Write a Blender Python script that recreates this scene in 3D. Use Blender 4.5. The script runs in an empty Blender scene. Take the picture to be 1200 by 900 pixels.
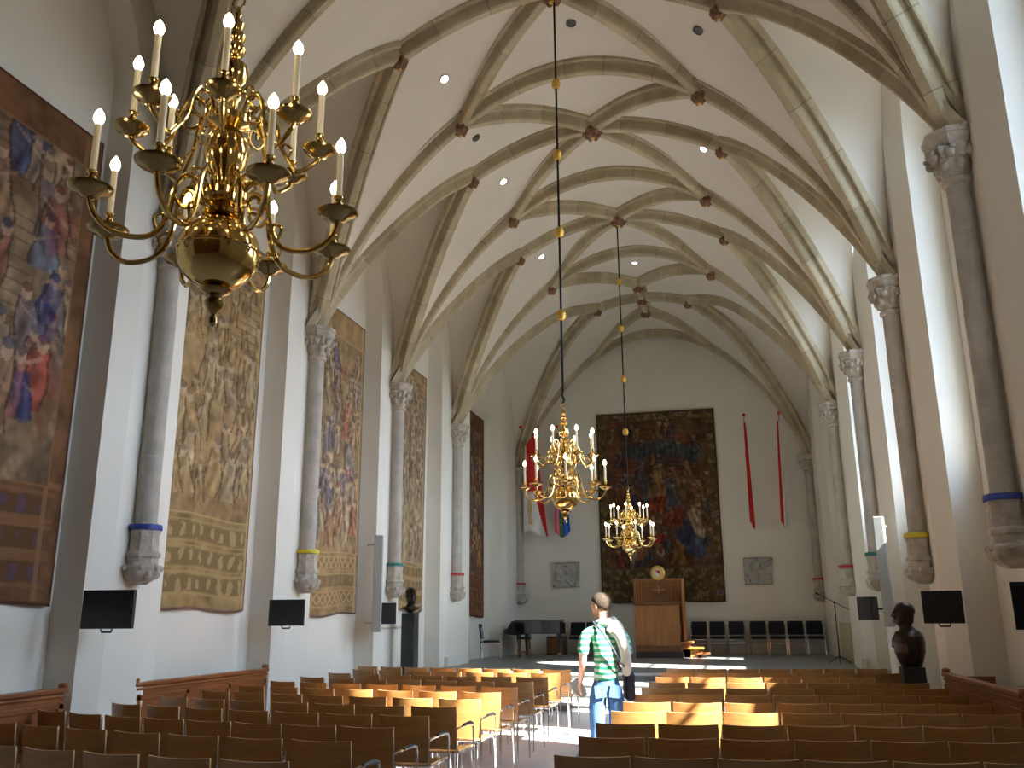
import bpy, bmesh, math, random
import numpy as np
from mathutils import Vector, Matrix
from mathutils.geometry import tessellate_polygon
random.seed(7)
PI = math.pi
scene = bpy.context.scene
COL = scene.collection

# ---------------------------------------------------------------- materials
def new_mat(name):
    m = bpy.data.materials.new(name); m.use_nodes = True
    nt = m.node_tree
    return m, nt, nt.nodes['Principled BSDF']

def mat(name, col, rough=.6, metal=0, noise=0, nscale=4, bump=0, bscale=30, spec=.5, emit=None, estr=0, trans=0, coat=0):
    m, nt, b = new_mat(name)
    b.inputs['Base Color'].default_value = (*col, 1)
    b.inputs['Roughness'].default_value = rough
    b.inputs['Metallic'].default_value = metal
    b.inputs['Specular IOR Level'].default_value = spec
    b.inputs['Transmission Weight'].default_value = trans
    b.inputs['Coat Weight'].default_value = coat
    tc = nt.nodes.new('ShaderNodeTexCoord')
    if noise:
        n = nt.nodes.new('ShaderNodeTexNoise'); n.inputs['Scale'].default_value = nscale; n.inputs['Detail'].default_value = 5
        nt.links.new(tc.outputs['Object'], n.inputs['Vector'])
        r = nt.nodes.new('ShaderNodeMapRange'); r.inputs['From Min'].default_value = .3; r.inputs['From Max'].default_value = .7
        r.inputs['To Min'].default_value = 1 - noise; r.inputs['To Max'].default_value = 1 + noise
        nt.links.new(n.outputs['Fac'], r.inputs['Value'])
        mx = nt.nodes.new('ShaderNodeMix'); mx.data_type = 'RGBA'; mx.blend_type = 'MULTIPLY'; mx.inputs[0].default_value = 1
        mx.inputs[6].default_value = (*col, 1)
        nt.links.new(r.outputs['Result'], mx.inputs[7]); nt.links.new(mx.outputs[2], b.inputs['Base Color'])
    if bump:
        n2 = nt.nodes.new('ShaderNodeTexNoise'); n2.inputs['Scale'].default_value = bscale; n2.inputs['Detail'].default_value = 4
        nt.links.new(tc.outputs['Object'], n2.inputs['Vector'])
        bp = nt.nodes.new('ShaderNodeBump'); bp.inputs['Strength'].default_value = bump; bp.inputs['Distance'].default_value = .02
        nt.links.new(n2.outputs['Fac'], bp.inputs['Height']); nt.links.new(bp.outputs['Normal'], b.inputs['Normal'])
    if emit:
        b.inputs['Emission Color'].default_value = (*emit, 1); b.inputs['Emission Strength'].default_value = estr
    return m

def wood(name, c1, c2, rough=.35, axis='Z', scale=6, coat=.2):
    m, nt, b = new_mat(name)
    tc = nt.nodes.new('ShaderNodeTexCoord'); mp = nt.nodes.new('ShaderNodeMapping')
    s = {'X': (.6, 6, 6), 'Y': (6, .6, 6), 'Z': (6, 6, .6)}[axis]
    mp.inputs['Scale'].default_value = s
    n = nt.nodes.new('ShaderNodeTexNoise'); n.inputs['Scale'].default_value = scale; n.inputs['Detail'].default_value = 6; n.inputs['Distortion'].default_value = .6
    cr = nt.nodes.new('ShaderNodeValToRGB'); cr.color_ramp.elements[0].position = .3; cr.color_ramp.elements[1].position = .7
    cr.color_ramp.elements[0].color = (*c1, 1); cr.color_ramp.elements[1].color = (*c2, 1)
    nt.links.new(tc.outputs['Object'], mp.inputs['Vector']); nt.links.new(mp.outputs['Vector'], n.inputs['Vector'])
    nt.links.new(n.outputs['Fac'], cr.inputs['Fac']); nt.links.new(cr.outputs['Color'], b.inputs['Base Color'])
    b.inputs['Roughness'].default_value = rough; b.inputs['Coat Weight'].default_value = coat; b.inputs['Coat Roughness'].default_value = .2
    return m

def rib_mat():
    m, nt, b = new_mat('rib_sandstone')
    uv = nt.nodes.new('ShaderNodeTexCoord'); sp = nt.nodes.new('ShaderNodeSeparateXYZ')
    nt.links.new(uv.outputs['UV'], sp.inputs[0])
    dv = nt.nodes.new('ShaderNodeMath'); dv.operation = 'DIVIDE'; dv.inputs[1].default_value = .78
    nt.links.new(sp.outputs['Y'], dv.inputs[0])
    fl = nt.nodes.new('ShaderNodeMath'); fl.operation = 'FLOOR'; nt.links.new(dv.outputs[0], fl.inputs[0])
    fr = nt.nodes.new('ShaderNodeMath'); fr.operation = 'FRACT'; nt.links.new(dv.outputs[0], fr.inputs[0])
    wn = nt.nodes.new('ShaderNodeTexWhiteNoise'); wn.noise_dimensions = '1D'; nt.links.new(fl.outputs[0], wn.inputs['W'])
    cr = nt.nodes.new('ShaderNodeValToRGB'); cr.color_ramp.elements[0].color = (.37, .315, .20, 1); cr.color_ramp.elements[1].color = (.47, .41, .285, 1)
    nt.links.new(wn.outputs['Value'], cr.inputs['Fac'])
    lt = nt.nodes.new('ShaderNodeMath'); lt.operation = 'LESS_THAN'; lt.inputs[1].default_value = .018; nt.links.new(fr.outputs[0], lt.inputs[0])
    mx = nt.nodes.new('ShaderNodeMix'); mx.data_type = 'RGBA'; nt.links.new(lt.outputs[0], mx.inputs[0]); nt.links.new(cr.outputs['Color'], mx.inputs[6]); mx.inputs[7].default_value = (.27, .235, .17, 1)
    ns = nt.nodes.new('ShaderNodeTexNoise'); ns.inputs['Scale'].default_value = 3; ns.inputs['Detail'].default_value = 6
    nt.links.new(uv.outputs['Object'], ns.inputs['Vector'])
    mr = nt.nodes.new('ShaderNodeMapRange'); mr.inputs['From Min'].default_value = .3; mr.inputs['From Max'].default_value = .7; mr.inputs['To Min'].default_value = .86; mr.inputs['To Max'].default_value = 1.14
    nt.links.new(ns.outputs['Fac'], mr.inputs['Value'])
    m2 = nt.nodes.new('ShaderNodeMix'); m2.data_type = 'RGBA'; m2.blend_type = 'MULTIPLY'; m2.inputs[0].default_value = 1
    nt.links.new(mx.outputs[2], m2.inputs[6]); nt.links.new(mr.outputs['Result'], m2.inputs[7]); nt.links.new(m2.outputs[2], b.inputs['Base Color'])
    b.inputs['Roughness'].default_value = .85
    return m

def floor_mat():
    m, nt, b = new_mat('carpet_tiles')
    tc = nt.nodes.new('ShaderNodeTexCoord')
    v = nt.nodes.new('ShaderNodeTexVoronoi'); v.inputs['Scale'].default_value = 2.0
    n = nt.nodes.new('ShaderNodeTexNoise'); n.inputs['Scale'].default_value = 1.6; n.inputs['Detail'].default_value = 5
    nt.links.new(tc.outputs['Object'], n.inputs['Vector'])
    cr = nt.nodes.new('ShaderNodeValToRGB'); e = cr.color_ramp.elements
    e[0].position = .35; e[0].color = (.36, .38, .41, 1); e[1].position = .66; e[1].color = (.50, .41, .38, 1)
    mid = e.new(.5); mid.color = (.46, .44, .46, 1)
    nt.links.new(n.outputs['Fac'], cr.inputs['Fac']); nt.links.new(cr.outputs['Color'], b.inputs['Base Color'])
    b.inputs['Roughness'].default_value = .35
    return m

M = dict(
    plaster=mat('white_plaster', (.76, .735, .66), .9, noise=.03, nscale=1.2, bump=.25, bscale=3),
    vault=mat('vault_plaster', (.70, .66, .59), .95, noise=.035, nscale=1.0, bump=.3, bscale=2.5),
    rib=rib_mat(),
    stone=mat('shaft_stone', (.42, .39, .34), .85, noise=.14, nscale=5, bump=.4, bscale=20),
    carved=mat('carved_stone', (.44, .40, .34), .85, noise=.22, nscale=9, bump=.7, bscale=26),
    boss=mat('painted_boss', (.20, .10, .05), .6, noise=.5, nscale=16, bump=.7, bscale=22),
    gilt=mat('gilt', (.75, .48, .10), .35, .9),
    brass=mat('polished_brass', (.78, .55, .20), .13, 1, noise=.05, nscale=14),
    brass_dark=mat('aged_brass', (.46, .33, .13), .2, 1, noise=.15, nscale=14),
    candle=mat('candle_sleeve', (.86, .80, .62), .5, emit=(1, .75, .4), estr=.12),
    bulb=mat('lit_bulb', (1, .9, .7), .3, emit=(1, .80, .48), estr=30),
    rodm=mat('black_iron', (.015, .014, .014), .5, .6),
    floor=floor_mat(),
    stage=mat('slate_floor', (.20, .215, .205), .35, noise=.2, nscale=2.2, spec=.5),
    riser=mat('step_riser_stone', (.15, .16, .15), .6, noise=.3, nscale=14),
    nosing=mat('step_tread_stone', (.42, .43, .44), .4, noise=.1, nscale=5),
    ply=wood('beech_plywood', (.32, .155, .045), (.43, .225, .075), .34, 'X', 4, .25),
    plyedge=mat('plywood_edge', (.62, .42, .20), .5),  # light caught along the chair edges is put into this paler colour
    chrome=mat('chrome_tube', (.62, .63, .65), .18, 1),
    blackpl=mat('black_plastic', (.012, .012, .014), .4),
    fabric=mat('black_upholstery', (.012, .013, .022), .9, noise=.2, nscale=30, bump=.3, bscale=200),
    oak=wood('honey_oak', (.28, .105, .025), (.43, .18, .05), .35, 'Z', 3, .3),
    oakdark=wood('dark_oak', (.13, .045, .014), (.22, .08, .025), .35, 'X', 3, .3),
    pew=wood('red_brown_oak', (.20, .062, .018), (.31, .11, .033), .35, 'Y', 3, .3),
    piano=mat('black_lacquer', (.006, .007, .010), .1, spec=.6, coat=1),
    ivory=mat('ivory_keys', (.8, .78, .7), .3),
    screen=mat('monitor_black', (.006, .007, .010), .3),
    bezel=mat('monitor_bezel', (.010, .010, .012), .45),
    spk=mat('speaker_black', (.012, .014, .018), .6),
    greymetal=mat('grey_aluminium', (.40, .43, .43), .5, .2),
    bronze=mat('dark_bronze', (.035, .024, .016), .35, .8, noise=.3, nscale=10),
    pedstone=mat('black_granite', (.022, .026, .026), .3, noise=.3, nscale=30),
    beige=mat('beige_panel', (.56, .50, .36), .7),
    glass=None,
    lead=mat('window_lead', (.12, .12, .12), .6),
    trimdark=mat('dark_skirting', (.03, .03, .032), .5),
    relief=mat('relief_stone', (.46, .45, .41), .85, noise=.15, nscale=8, bump=.5, bscale=30),
    skin=mat('skin', (.62, .36, .26), .5), hair=mat('short_brown_hair', (.05, .032, .018), .85, noise=.4, nscale=40, bump=.8, bscale=90),
    jeans=mat('blue_denim', (.055, .14, .32), .85, noise=.25, nscale=9, bump=.3, bscale=60),
    shoe=mat('brown_shoe', (.06, .035, .02), .6), sweater=mat('cream_knit', (.80, .78, .72), .9, bump=.5, bscale=60),
    bag=mat('dark_bag', (.015, .018, .035), .7), paper=mat('pale_paper', (.62, .55, .44), .8),
    red=mat('flag_red', (.62, .02, .015), .8), white=mat('flag_white', (.78, .76, .76), .8),
    fyel=mat('flag_yellow', (.60, .42, .03), .8), fblack=mat('flag_black', (.03, .02, .02), .8),
    fpink=mat('flag_pink', (.75, .12, .22), .8), fgreen=mat('flag_green', (.02, .22, .10), .8), fblue=mat('flag_blue', (.02, .12, .55), .8),
    ringblue=mat('blue_band', (.015, .04, .28), .5), ringyel=mat('yellow_band', (.62, .50, .02), .5),
    ringteal=mat('teal_band', (.02, .16, .15), .5), ringred=mat('red_band', (.42, .02, .03), .5),
    spot=mat('spot_lens', (1, 1, 1), .3, emit=(1, .93, .8), estr=30), spotoff=mat('spot_off', (.08, .08, .08), .4),
)
def glass_mat():
    m = bpy.data.materials.new('window_glass'); m.use_nodes = True; nt = m.node_tree; nt.nodes.clear()
    o = nt.nodes.new('ShaderNodeOutputMaterial'); t = nt.nodes.new('ShaderNodeBsdfTransparent'); g = nt.nodes.new('ShaderNodeBsdfGlossy')
    t.inputs[0].default_value = (.94, .96, .97, 1); g.inputs['Roughness'].default_value = .02
    mx = nt.nodes.new('ShaderNodeMixShader'); mx.inputs[0].default_value = .06
    nt.links.new(t.outputs[0], mx.inputs[1]); nt.links.new(g.outputs[0], mx.inputs[2]); nt.links.new(mx.outputs[0], o.inputs[0])
    return m
M['glass'] = glass_mat()

# ---------------------------------------------------------------- mesh building
class MB:
    def __init__(s): s.v = []; s.f = []; s.m = []; s.uv = None
    def add(s, vs, fs, mi=0):
        o = len(s.v); s.v += [tuple(p) for p in vs]; s.f += [tuple(i + o for i in f) for f in fs]; s.m += [mi] * len(fs); return s
    def box(s, c, d, mi=0, rot=None):
        x, y, z = (k / 2 for k in d); P = [Vector((a * x, b * y, e * z)) for a in (-1, 1) for b in (-1, 1) for e in (-1, 1)]
        if rot is not None: P = [rot @ p for p in P]
        P = [p + Vector(c) for p in P]
        return s.add(P, [(0, 1, 3, 2), (4, 6, 7, 5), (0, 4, 5, 1), (2, 3, 7, 6), (0, 2, 6, 4), (1, 5, 7, 3)], mi)
    def tube(s, pts, r, n=8, mi=0, cap=True):
        pts = [Vector(p) for p in pts]; N = len(pts)
        rs = r if isinstance(r, (list, tuple)) else [r] * N
        ref = None; vs = []
        for i, p in enumerate(pts):
            t = (pts[min(i + 1, N - 1)] - pts[max(i - 1, 0)])
            if t.length < 1e-9: t = Vector((0, 0, 1))
            t.normalize()
            if ref is None:
                ref = Vector((0, 0, 1)) if abs(t.z) < .9 else Vector((1, 0, 0))
            a = (ref - t * ref.dot(t)).normalized(); b = t.cross(a); ref = a
            for k in range(n):
                q = 2 * PI * k / n; vs.append(p + (a * math.cos(q) + b * math.sin(q)) * rs[i])
        fs = [(i * n + k, i * n + (k + 1) % n, (i + 1) * n + (k + 1) % n, (i + 1) * n + k) for i in range(N - 1) for k in range(n)]
        if cap: fs += [tuple(range(n))[::-1], tuple((N - 1) * n + k for k in range(n))]
        return s.add(vs, fs, mi)
    def lathe(s, prof, n=24, c=(0, 0, 0), mi=0, mod=None, ph=0):
        vs = []; c = Vector(c)
        for j, (r, z) in enumerate(prof):
            for k in range(n):
                q = 2 * PI * k / n + ph; rr = r * (mod(q, j / (len(prof) - 1)) if mod else 1)
                vs.append(c + Vector((rr * math.cos(q), rr * math.sin(q), z)))
        N = len(prof)
        fs = [(i * n + k, i * n + (k + 1) % n, (i + 1) * n + (k + 1) % n, (i + 1) * n + k) for i in range(N - 1) for k in range(n)]
        fs += [tuple(range(n))[::-1], tuple((N - 1) * n + k for k in range(n))]
        return s.add(vs, fs, mi)
    def ball(s, c, r, n=12, mi=0, jit=0, sc=(1, 1, 1), rot=None):
        prof = [(math.sin(PI * i / n) * r + 1e-5, -math.cos(PI * i / n) * r) for i in range(n + 1)]
        o = len(s.v); s.lathe(prof, n * 2, (0, 0, 0), mi)
        for i in range(o, len(s.v)):
            p = Vector(s.v[i]); j = 1 + (random.uniform(-jit, jit) if jit else 0)
            p = Vector((p.x * sc[0] * j, p.y * sc[1] * j, p.z * sc[2] * j))
            if rot is not None: p = rot @ p
            s.v[i] = tuple(p + Vector(c))
        return s
    def prism(s, poly, axis, a, b, mi=0):
        """poly: 2D outline, extruded along axis from a to b"""
        def P(u, v, w):
            return {'X': (w, u, v), 'Y': (u, w, v), 'Z': (u, v, w)}[axis]
        n = len(poly); vs = [P(u, v, a) for u, v in poly] + [P(u, v, b) for u, v in poly]
        fs = [(i, (i + 1) % n, (i + 1) % n + n, i + n) for i in range(n)]
        tri = tessellate_polygon([[Vector((u, v, 0)) for u, v in poly]])
        fs += [tuple(t) for t in tri] + [tuple(i + n for i in t)[::-1] for t in tri]
        return s.add(vs, fs, mi)
    def xf(s, mtx):
        s.v = [tuple(mtx @ Vector(p)) for p in s.v]; return s
    def build(s, name, mats, parent=None, smooth=35, loc=None, rotz=0):
        me = bpy.data.meshes.new(name); me.from_pydata(s.v, [], s.f)
        for m in (mats if isinstance(mats, (list, tuple)) else [mats]): me.materials.append(m)
        if any(s.m): me.polygons.foreach_set('material_index', s.m)
        bm = bmesh.new(); bm.from_mesh(me); bmesh.ops.recalc_face_normals(bm, faces=bm.faces); bm.to_mesh(me); bm.free()
        if smooth:
            me.polygons.foreach_set('use_smooth', [True] * len(me.polygons)); me.set_sharp_from_angle(angle=math.radians(smooth))
        o = bpy.data.objects.new(name, me); COL.objects.link(o)
        if parent is not None: o.parent = parent
        if loc is not None: o.location = loc
        if rotz: o.rotation_euler.z = rotz
        return o

def bev(o, w=.006, seg=2):
    b = o.modifiers.new('bevel', 'BEVEL'); b.width = w; b.segments = seg; b.limit_method = 'ANGLE'; b.angle_limit = .7
    return o
def tag(o, label=None, cat=None, group=None, kind=None):
    if label: o['label'] = label
    if cat: o['category'] = cat
    if group: o['group'] = group
    if kind: o['kind'] = kind
    return o
def thing(name, label, cat, loc=(0, 0, 0), rotz=0, group=None):
    o = bpy.data.objects.new(name, None); COL.objects.link(o); o.location = loc; o.rotation_euler = (0, 0, rotz)
    o.empty_display_size = .1
    return tag(o, label, cat, group)
def copy_tree(o, parent=None):
    kids = list(o.children)
    c = o.copy(); COL.objects.link(c); c.parent = parent
    for k in kids: copy_tree(k, c)
    return c

# ---------------------------------------------------------------- dimensions of the hall
XC, A = -1.869, 4.19               # centre line, half span to the shaft axes
WL, WR = -6.16, 2.42               # inner wall faces
YB, YF = 26.44, -3.1
BAYS = [-3.1, .74, 4.57, 8.40, 12.23, 15.805, 19.725, 26.19]
ZCAP = 5.94
_tx = np.array([0, .5, .95, 1.4, 1.88, 2.4, 2.85, 3.36, 3.88, 4.19]); _tz = np.array([9.83, 9.79, 9.68, 9.46, 9.14, 8.70, 8.24, 7.56, 6.60, 5.86])
_pc = np.polyfit(_tx ** 2, _tz, 4)
def prof(x):
    x = min(abs(x), 4.33); z = float(np.polyval(_pc, min(x, A) ** 2))
    return z - max(0, x - A) * 3
def bay_of(y):
    for i in range(len(BAYS) - 1):
        if y <= BAYS[i + 1] + 1e-6: return i
    return len(BAYS) - 2
def fsoff(x, y):
    x = abs(x); i = bay_of(min(max(y, BAYS[0]), BAYS[-1])); a, b = BAYS[i], BAYS[i + 1]; mid, hf = (a + b) / 2, (b - a) / 2
    t = max(-1, min(1, (y - mid) / hf))
    bump = (x / 2.2) ** 2 if x < 2.2 else max(0, 1 - ((x - 2.2) / 1.99) ** 2)
    return prof(x) + .26 * bump * math.cos(t * PI / 2) ** 2
def sx(i): return 1.213 if i == len(BAYS) - 2 else 2.188
def vault(X, Y):
    x = abs(X - XC); y = min(Y, BAYS[-1]); i = bay_of(y); a, b = BAYS[i], BAYS[i + 1]; mid, hf = (a + b) / 2, (b - a) / 2
    f = fsoff(x, y) + .2; s = sx(i)
    if x > s:
        d = hf * (x - s) / (4.29 - s); t = abs(y - mid)
        if t < d:
            yg = mid + d
            fg = fsoff(x, yg) + .2
            c0 = fsoff(s, mid) + .2; c = c0 + (9.38 - c0) * min(1, (x - s) / (4.29 - s))
            return fg + (c - fg) * max(0, 1 - (t / d) ** 2.3) ** .55
    return f

# ---------------------------------------------------------------- ceiling
nx = 110; ys = []
for i in range(len(BAYS) - 1):
    n = int((BAYS[i + 1] - BAYS[i]) / .085); ys += list(np.linspace(BAYS[i], BAYS[i + 1], n, endpoint=False))
ys += [BAYS[-1], YB + .05]
xs = list(np.linspace(XC - 4.31, XC + 4.31, nx))
mb = MB(); vv = [(x, y, vault(x, y)) for y in ys for x in xs]
mb.add(vv, [(j * nx + i, j * nx + i + 1, (j + 1) * nx + i + 1, (j + 1) * nx + i) for j in range(len(ys) - 1) for i in range(nx - 1)])
ceiling = mb.build('ceiling', M['vault'], smooth=50); tag(ceiling, kind='structure')

RIBP = [(-0.175, 0.27), (-0.175, 0.165), (-0.16, 0.145), (-0.138, 0.145), (-0.12, 0.172), (-0.096, 0.165), (-0.08, 0.125), (-0.072, 0.06), (-0.066, 0.022), (-0.048, 0), (0.048, 0), (0.066, 0.022), (0.072, 0.06), (0.08, 0.125), (0.096, 0.165), (0.12, 0.172), (0.138, 0.145), (0.16, 0.145), (0.175, 0.165), (0.175, 0.27)]
def rib(p0, p1, n=28, hf=None, w=1.0, dep=1.0):
    """moulded rib along a straight plan line; heights from the vault soffit"""
    P = []
    d = Vector((p1[0] - p0[0], p1[1] - p0[1], 0)).normalized(); side = Vector((-d.y, d.x, 0))
    for i in range(n + 1):
        t = i / n
        t = 1 - (1 - t) ** 1.5 if n > 20 else t
        x = p0[0] + (p1[0] - p0[0]) * t; y = p0[1] + (p1[1] - p0[1]) * t
        z = hf(x, y) if hf else fsoff(x - XC, y)
        P.append(Vector((x, y, z)))
    vs = []; uv = []; L = random.uniform(0, 5)
    for i, p in enumerate(P):
        T = (P[min(i + 1, n)] - P[max(i - 1, 0)]).normalized(); up = T.cross(side)
        if up.z < 0: up = -up
        if i: L += (P[i] - P[i - 1]).length
        for a, b in RIBP: vs.append(p + side * a * w + up * b * dep); uv.append((a, L))
    k = len(RIBP); fs = [(i * k + j, i * k + j + 1, (i + 1) * k + j + 1, (i + 1) * k + j) for i in range(n) for j in range(k - 1)]
    fs += [tuple(range(k)), tuple(n * k + j for j in range(k))[::-1]]
    m = MB(); m.add(vs, fs); o = m.build('rib', M['rib'], ceiling, smooth=13)
    me = o.data; ul = me.uv_layers.new(name='UVMap')
    for l in me.loops: ul.data[l.index].uv = uv[l.vertex_index]
    return o
def boss(x, y, z, r, gilt=False):
    m = MB(); r *= .82; z += .02
    m.lathe([(r * .75, .07), (r, .02), (r * 1.05, -.03), (r * .8, -.08), (r * .35, -.12), (.01, -.125)], 24, (0, 0, 0), mod=lambda q, t: 1 + .16 * math.sin(6 * q + t * 3) * (1 if t > .1 else 0))
    for k in range(6):
        q = k * PI / 3; m.ball((math.cos(q) * r * .62, math.sin(q) * r * .62, -.08), r * .3, 5)
    m.ball((0, 0, -.11), r * .28, 6, mi=1)
    return m.build('boss', [M['boss'], M['gilt']], ceiling, loc=(x, y, z))
NB = len(BAYS) - 1
for i, yb in enumerate(BAYS):
    for s in (-1, 1):
        if i == 0: continue
        rib((XC + s * A, yb), (XC, yb), 30)
        if i < NB: boss(XC + s * 1.875, yb, fsoff(1.875, yb) + .0, .13)
    if i == NB: continue
    a, b = yb, BAYS[i + 1]; m_ = (a + b) / 2; s0 = sx(i); last = i == NB - 1
    for s in (-1, 1):
        if i == 0: continue
        rib((XC + s * A, a), (XC + s * s0, m_), 30); rib((XC + s * A, b), (XC + s * s0, m_), 30)
        rib((XC + s * s0, m_), (XC, m_), 12)
        boss(XC + s * s0, m_, fsoff(s0, m_), .12)
        e1, e3 = (21.95, 24.05) if last else (m_, m_)
        rib((XC + s * 1.875, a), (XC, e1), 16); rib((XC + s * (1.82 if last else 1.875), b), (XC, e3), 16)
    if i == 0: continue
    if last:
        rib((XC, 21.95), (XC, 24.05), 8)
        for yy in (21.95, m_, 24.05): boss(XC, yy, fsoff(0, yy), .15)
    else: boss(XC, m_, fsoff(0, m_), .19)

# ---------------------------------------------------------------- walls
def outline(c, hw, z0, zs, za, n=14):
    L = [(c - hw, z0), (c - hw, zs)]
    for k in range(1, 2 * n):
        q = PI * k / (2 * n); L.append((c - hw * math.cos(q), zs + (za - zs) * math.sin(q) ** .92))
    return L + [(c + hw, zs), (c + hw, z0)]
def ring(m, o1, x1, o2, x2, close=False, mi=0):
    n = len(o1); vs = [(x1, y, z) for y, z in o1] + [(x2, y, z) for y, z in o2]
    m.add(vs, [(i, (i + 1) % n, (i + 1) % n + n, i + n) for i in range(n if close else n - 1)], mi)
def plate(m, loops, x, mi=0):
    L = [[Vector((y, z, 0)) for y, z in lp] for lp in loops]; flat = [p for lp in L for p in lp]
    tr = tessellate_polygon(L); m.add([(x, p.x, p.y) for p in flat], [tuple(t) for t in tr], mi)
def hall_wall(name, X, s, windows):
    m = MB(); wins = []
    for i in range(NB):
        a, b = BAYS[i], BAYS[i + 1]; c = (a + b) / 2
        if i == NB - 1: b = YB + .05
        hw = 1.62 if i == NB - 1 else (1.28 if s < 0 else 1.24)
        ho = hw + (.30 if s < 0 else .34); D = .42 if s < 0 else .55; ch = .07 if s < 0 else .18
        zs, za = 7.4, 8.9
        oo = outline(c, ho, 0, zs, za + .2); oi = outline(c, hw, 0, zs, za)
        poly = [(a, 0), ] + oo + [(b, 0), (b, 10.2), (a, 10.2)]
        plate(m, [poly], X)
        ring(m, oo, X, oi, X + s * ch); ring(m, oi, X + s * ch, oi, X + s * D)
        if windows and i >= 2:
            wc, k_ = (22.12, .68) if i == NB - 1 else (c, 1.0)
            zs_, za_ = (4.9, 5.9) if i == NB - 1 else (7.2, 8.7)  # last window's shape made up to keep sun off pulpit and end wall
            w = outline(wc, 1.0 * k_, 3.25, zs_, za_); g = outline(wc, .86 * k_, 3.62, zs_ - .1, za_ - .2)
            plate(m, [oi, w], X + s * D); ring(m, w, X + s * D, g, X + s * 1.25, close=True)
            wins.append((wc, g))
        else: plate(m, [oi], X + s * D)
    o = m.build(name, M['plaster'], smooth=28); tag(o, kind='structure')
    return o, wins
wall_left, _ = hall_wall('wall_left', WL, -1, False)
wall_right, wins = hall_wall('wall_right', WR, 1, True)
for k, (c, g) in enumerate(wins):
    X = WR + 1.25
    fr = MB(); n = len(g)
    inner = [(c + (y - c) * .93, z + (.06 if z < 4 else -.05)) for y, z in g]
    ring(fr, g, X, inner, X, True); ring(fr, inner, X, inner, X + .06, True); ring(fr, g, X + .06, inner, X + .06, True)
    lo = c > 20
    fr.box((X + .03, c, 4.65 if lo else 5.95), (.06, .07, 2.0 if lo else 4.6))
    for zz in ((4.3, 4.95) if lo else (4.7, 5.8, 6.9)): fr.box((X + .03, c, zz), (.05, 1.66 if c < 20 else 1.12, .03))
    w = fr.build('window_%d' % (k + 1), M['lead']); tag(w, kind='structure')
    pn = MB(); plate(pn, [inner], X + .05); pn.build('pane', M['glass'], w)
def slab(name, x0, x1, y0, y1, z0, z1, m, kind='structure'):
    o = MB().box(((x0 + x1) / 2, (y0 + y1) / 2, (z0 + z1) / 2), (x1 - x0, y1 - y0, z1 - z0)).build(name, m, smooth=0); return tag(o, kind=kind)
slab('wall_back', WL - .6, WR + .7, YB, YB + .3, -.2, 10.6, M['plaster'])
slab('wall_front', WL - .6, WR + .7, YF - .3, YF, -.2, 10.6, M['oakdark'])  # unseen wall, dark oak added to cut bounced light near the camera
slab('floor', WL - .6, WR + .7, YF - .1, 17.7, -.2, 0, M['floor'])
# raised stage with steps
st = MB(); x0, x1 = WL - .55, WR + .6
st.box(((x0 + x1) / 2, (17.7 + YB) / 2, .28), (x1 - x0, YB - 17.7, .56))
stage = st.build('floor_stage', M['stage'], smooth=0); tag(stage, kind='structure')
sp = MB()
for k, (ya, z) in enumerate(((16.15, .14), (16.52, .28), (16.95, .42), (17.55, .56))):
    yb = 17.72
    sp.box(((x0 + x1) / 2, (ya + .02 + yb) / 2, z / 2 - .02), (x1 - x0, yb - ya - .02, z - .04), 0)
    sp.box(((x0 + x1) / 2, (ya + yb) / 2, z - .0225), (x1 - x0, yb - ya, .045), 1)
tag(sp.build('trim_1', [M['riser'], M['nosing']], smooth=0), kind='structure')
# plaster bases of the piers and skirting on the stage
tb = MB(); tb.box((WL + .02, 19.72, .66), (.10, .95, .2)); tb.box((WR - .02, 19.72, .66), (.1, .95, .2))
tag(tb.build('trim_2', M['plaster'], smooth=0), kind='structure')

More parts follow.
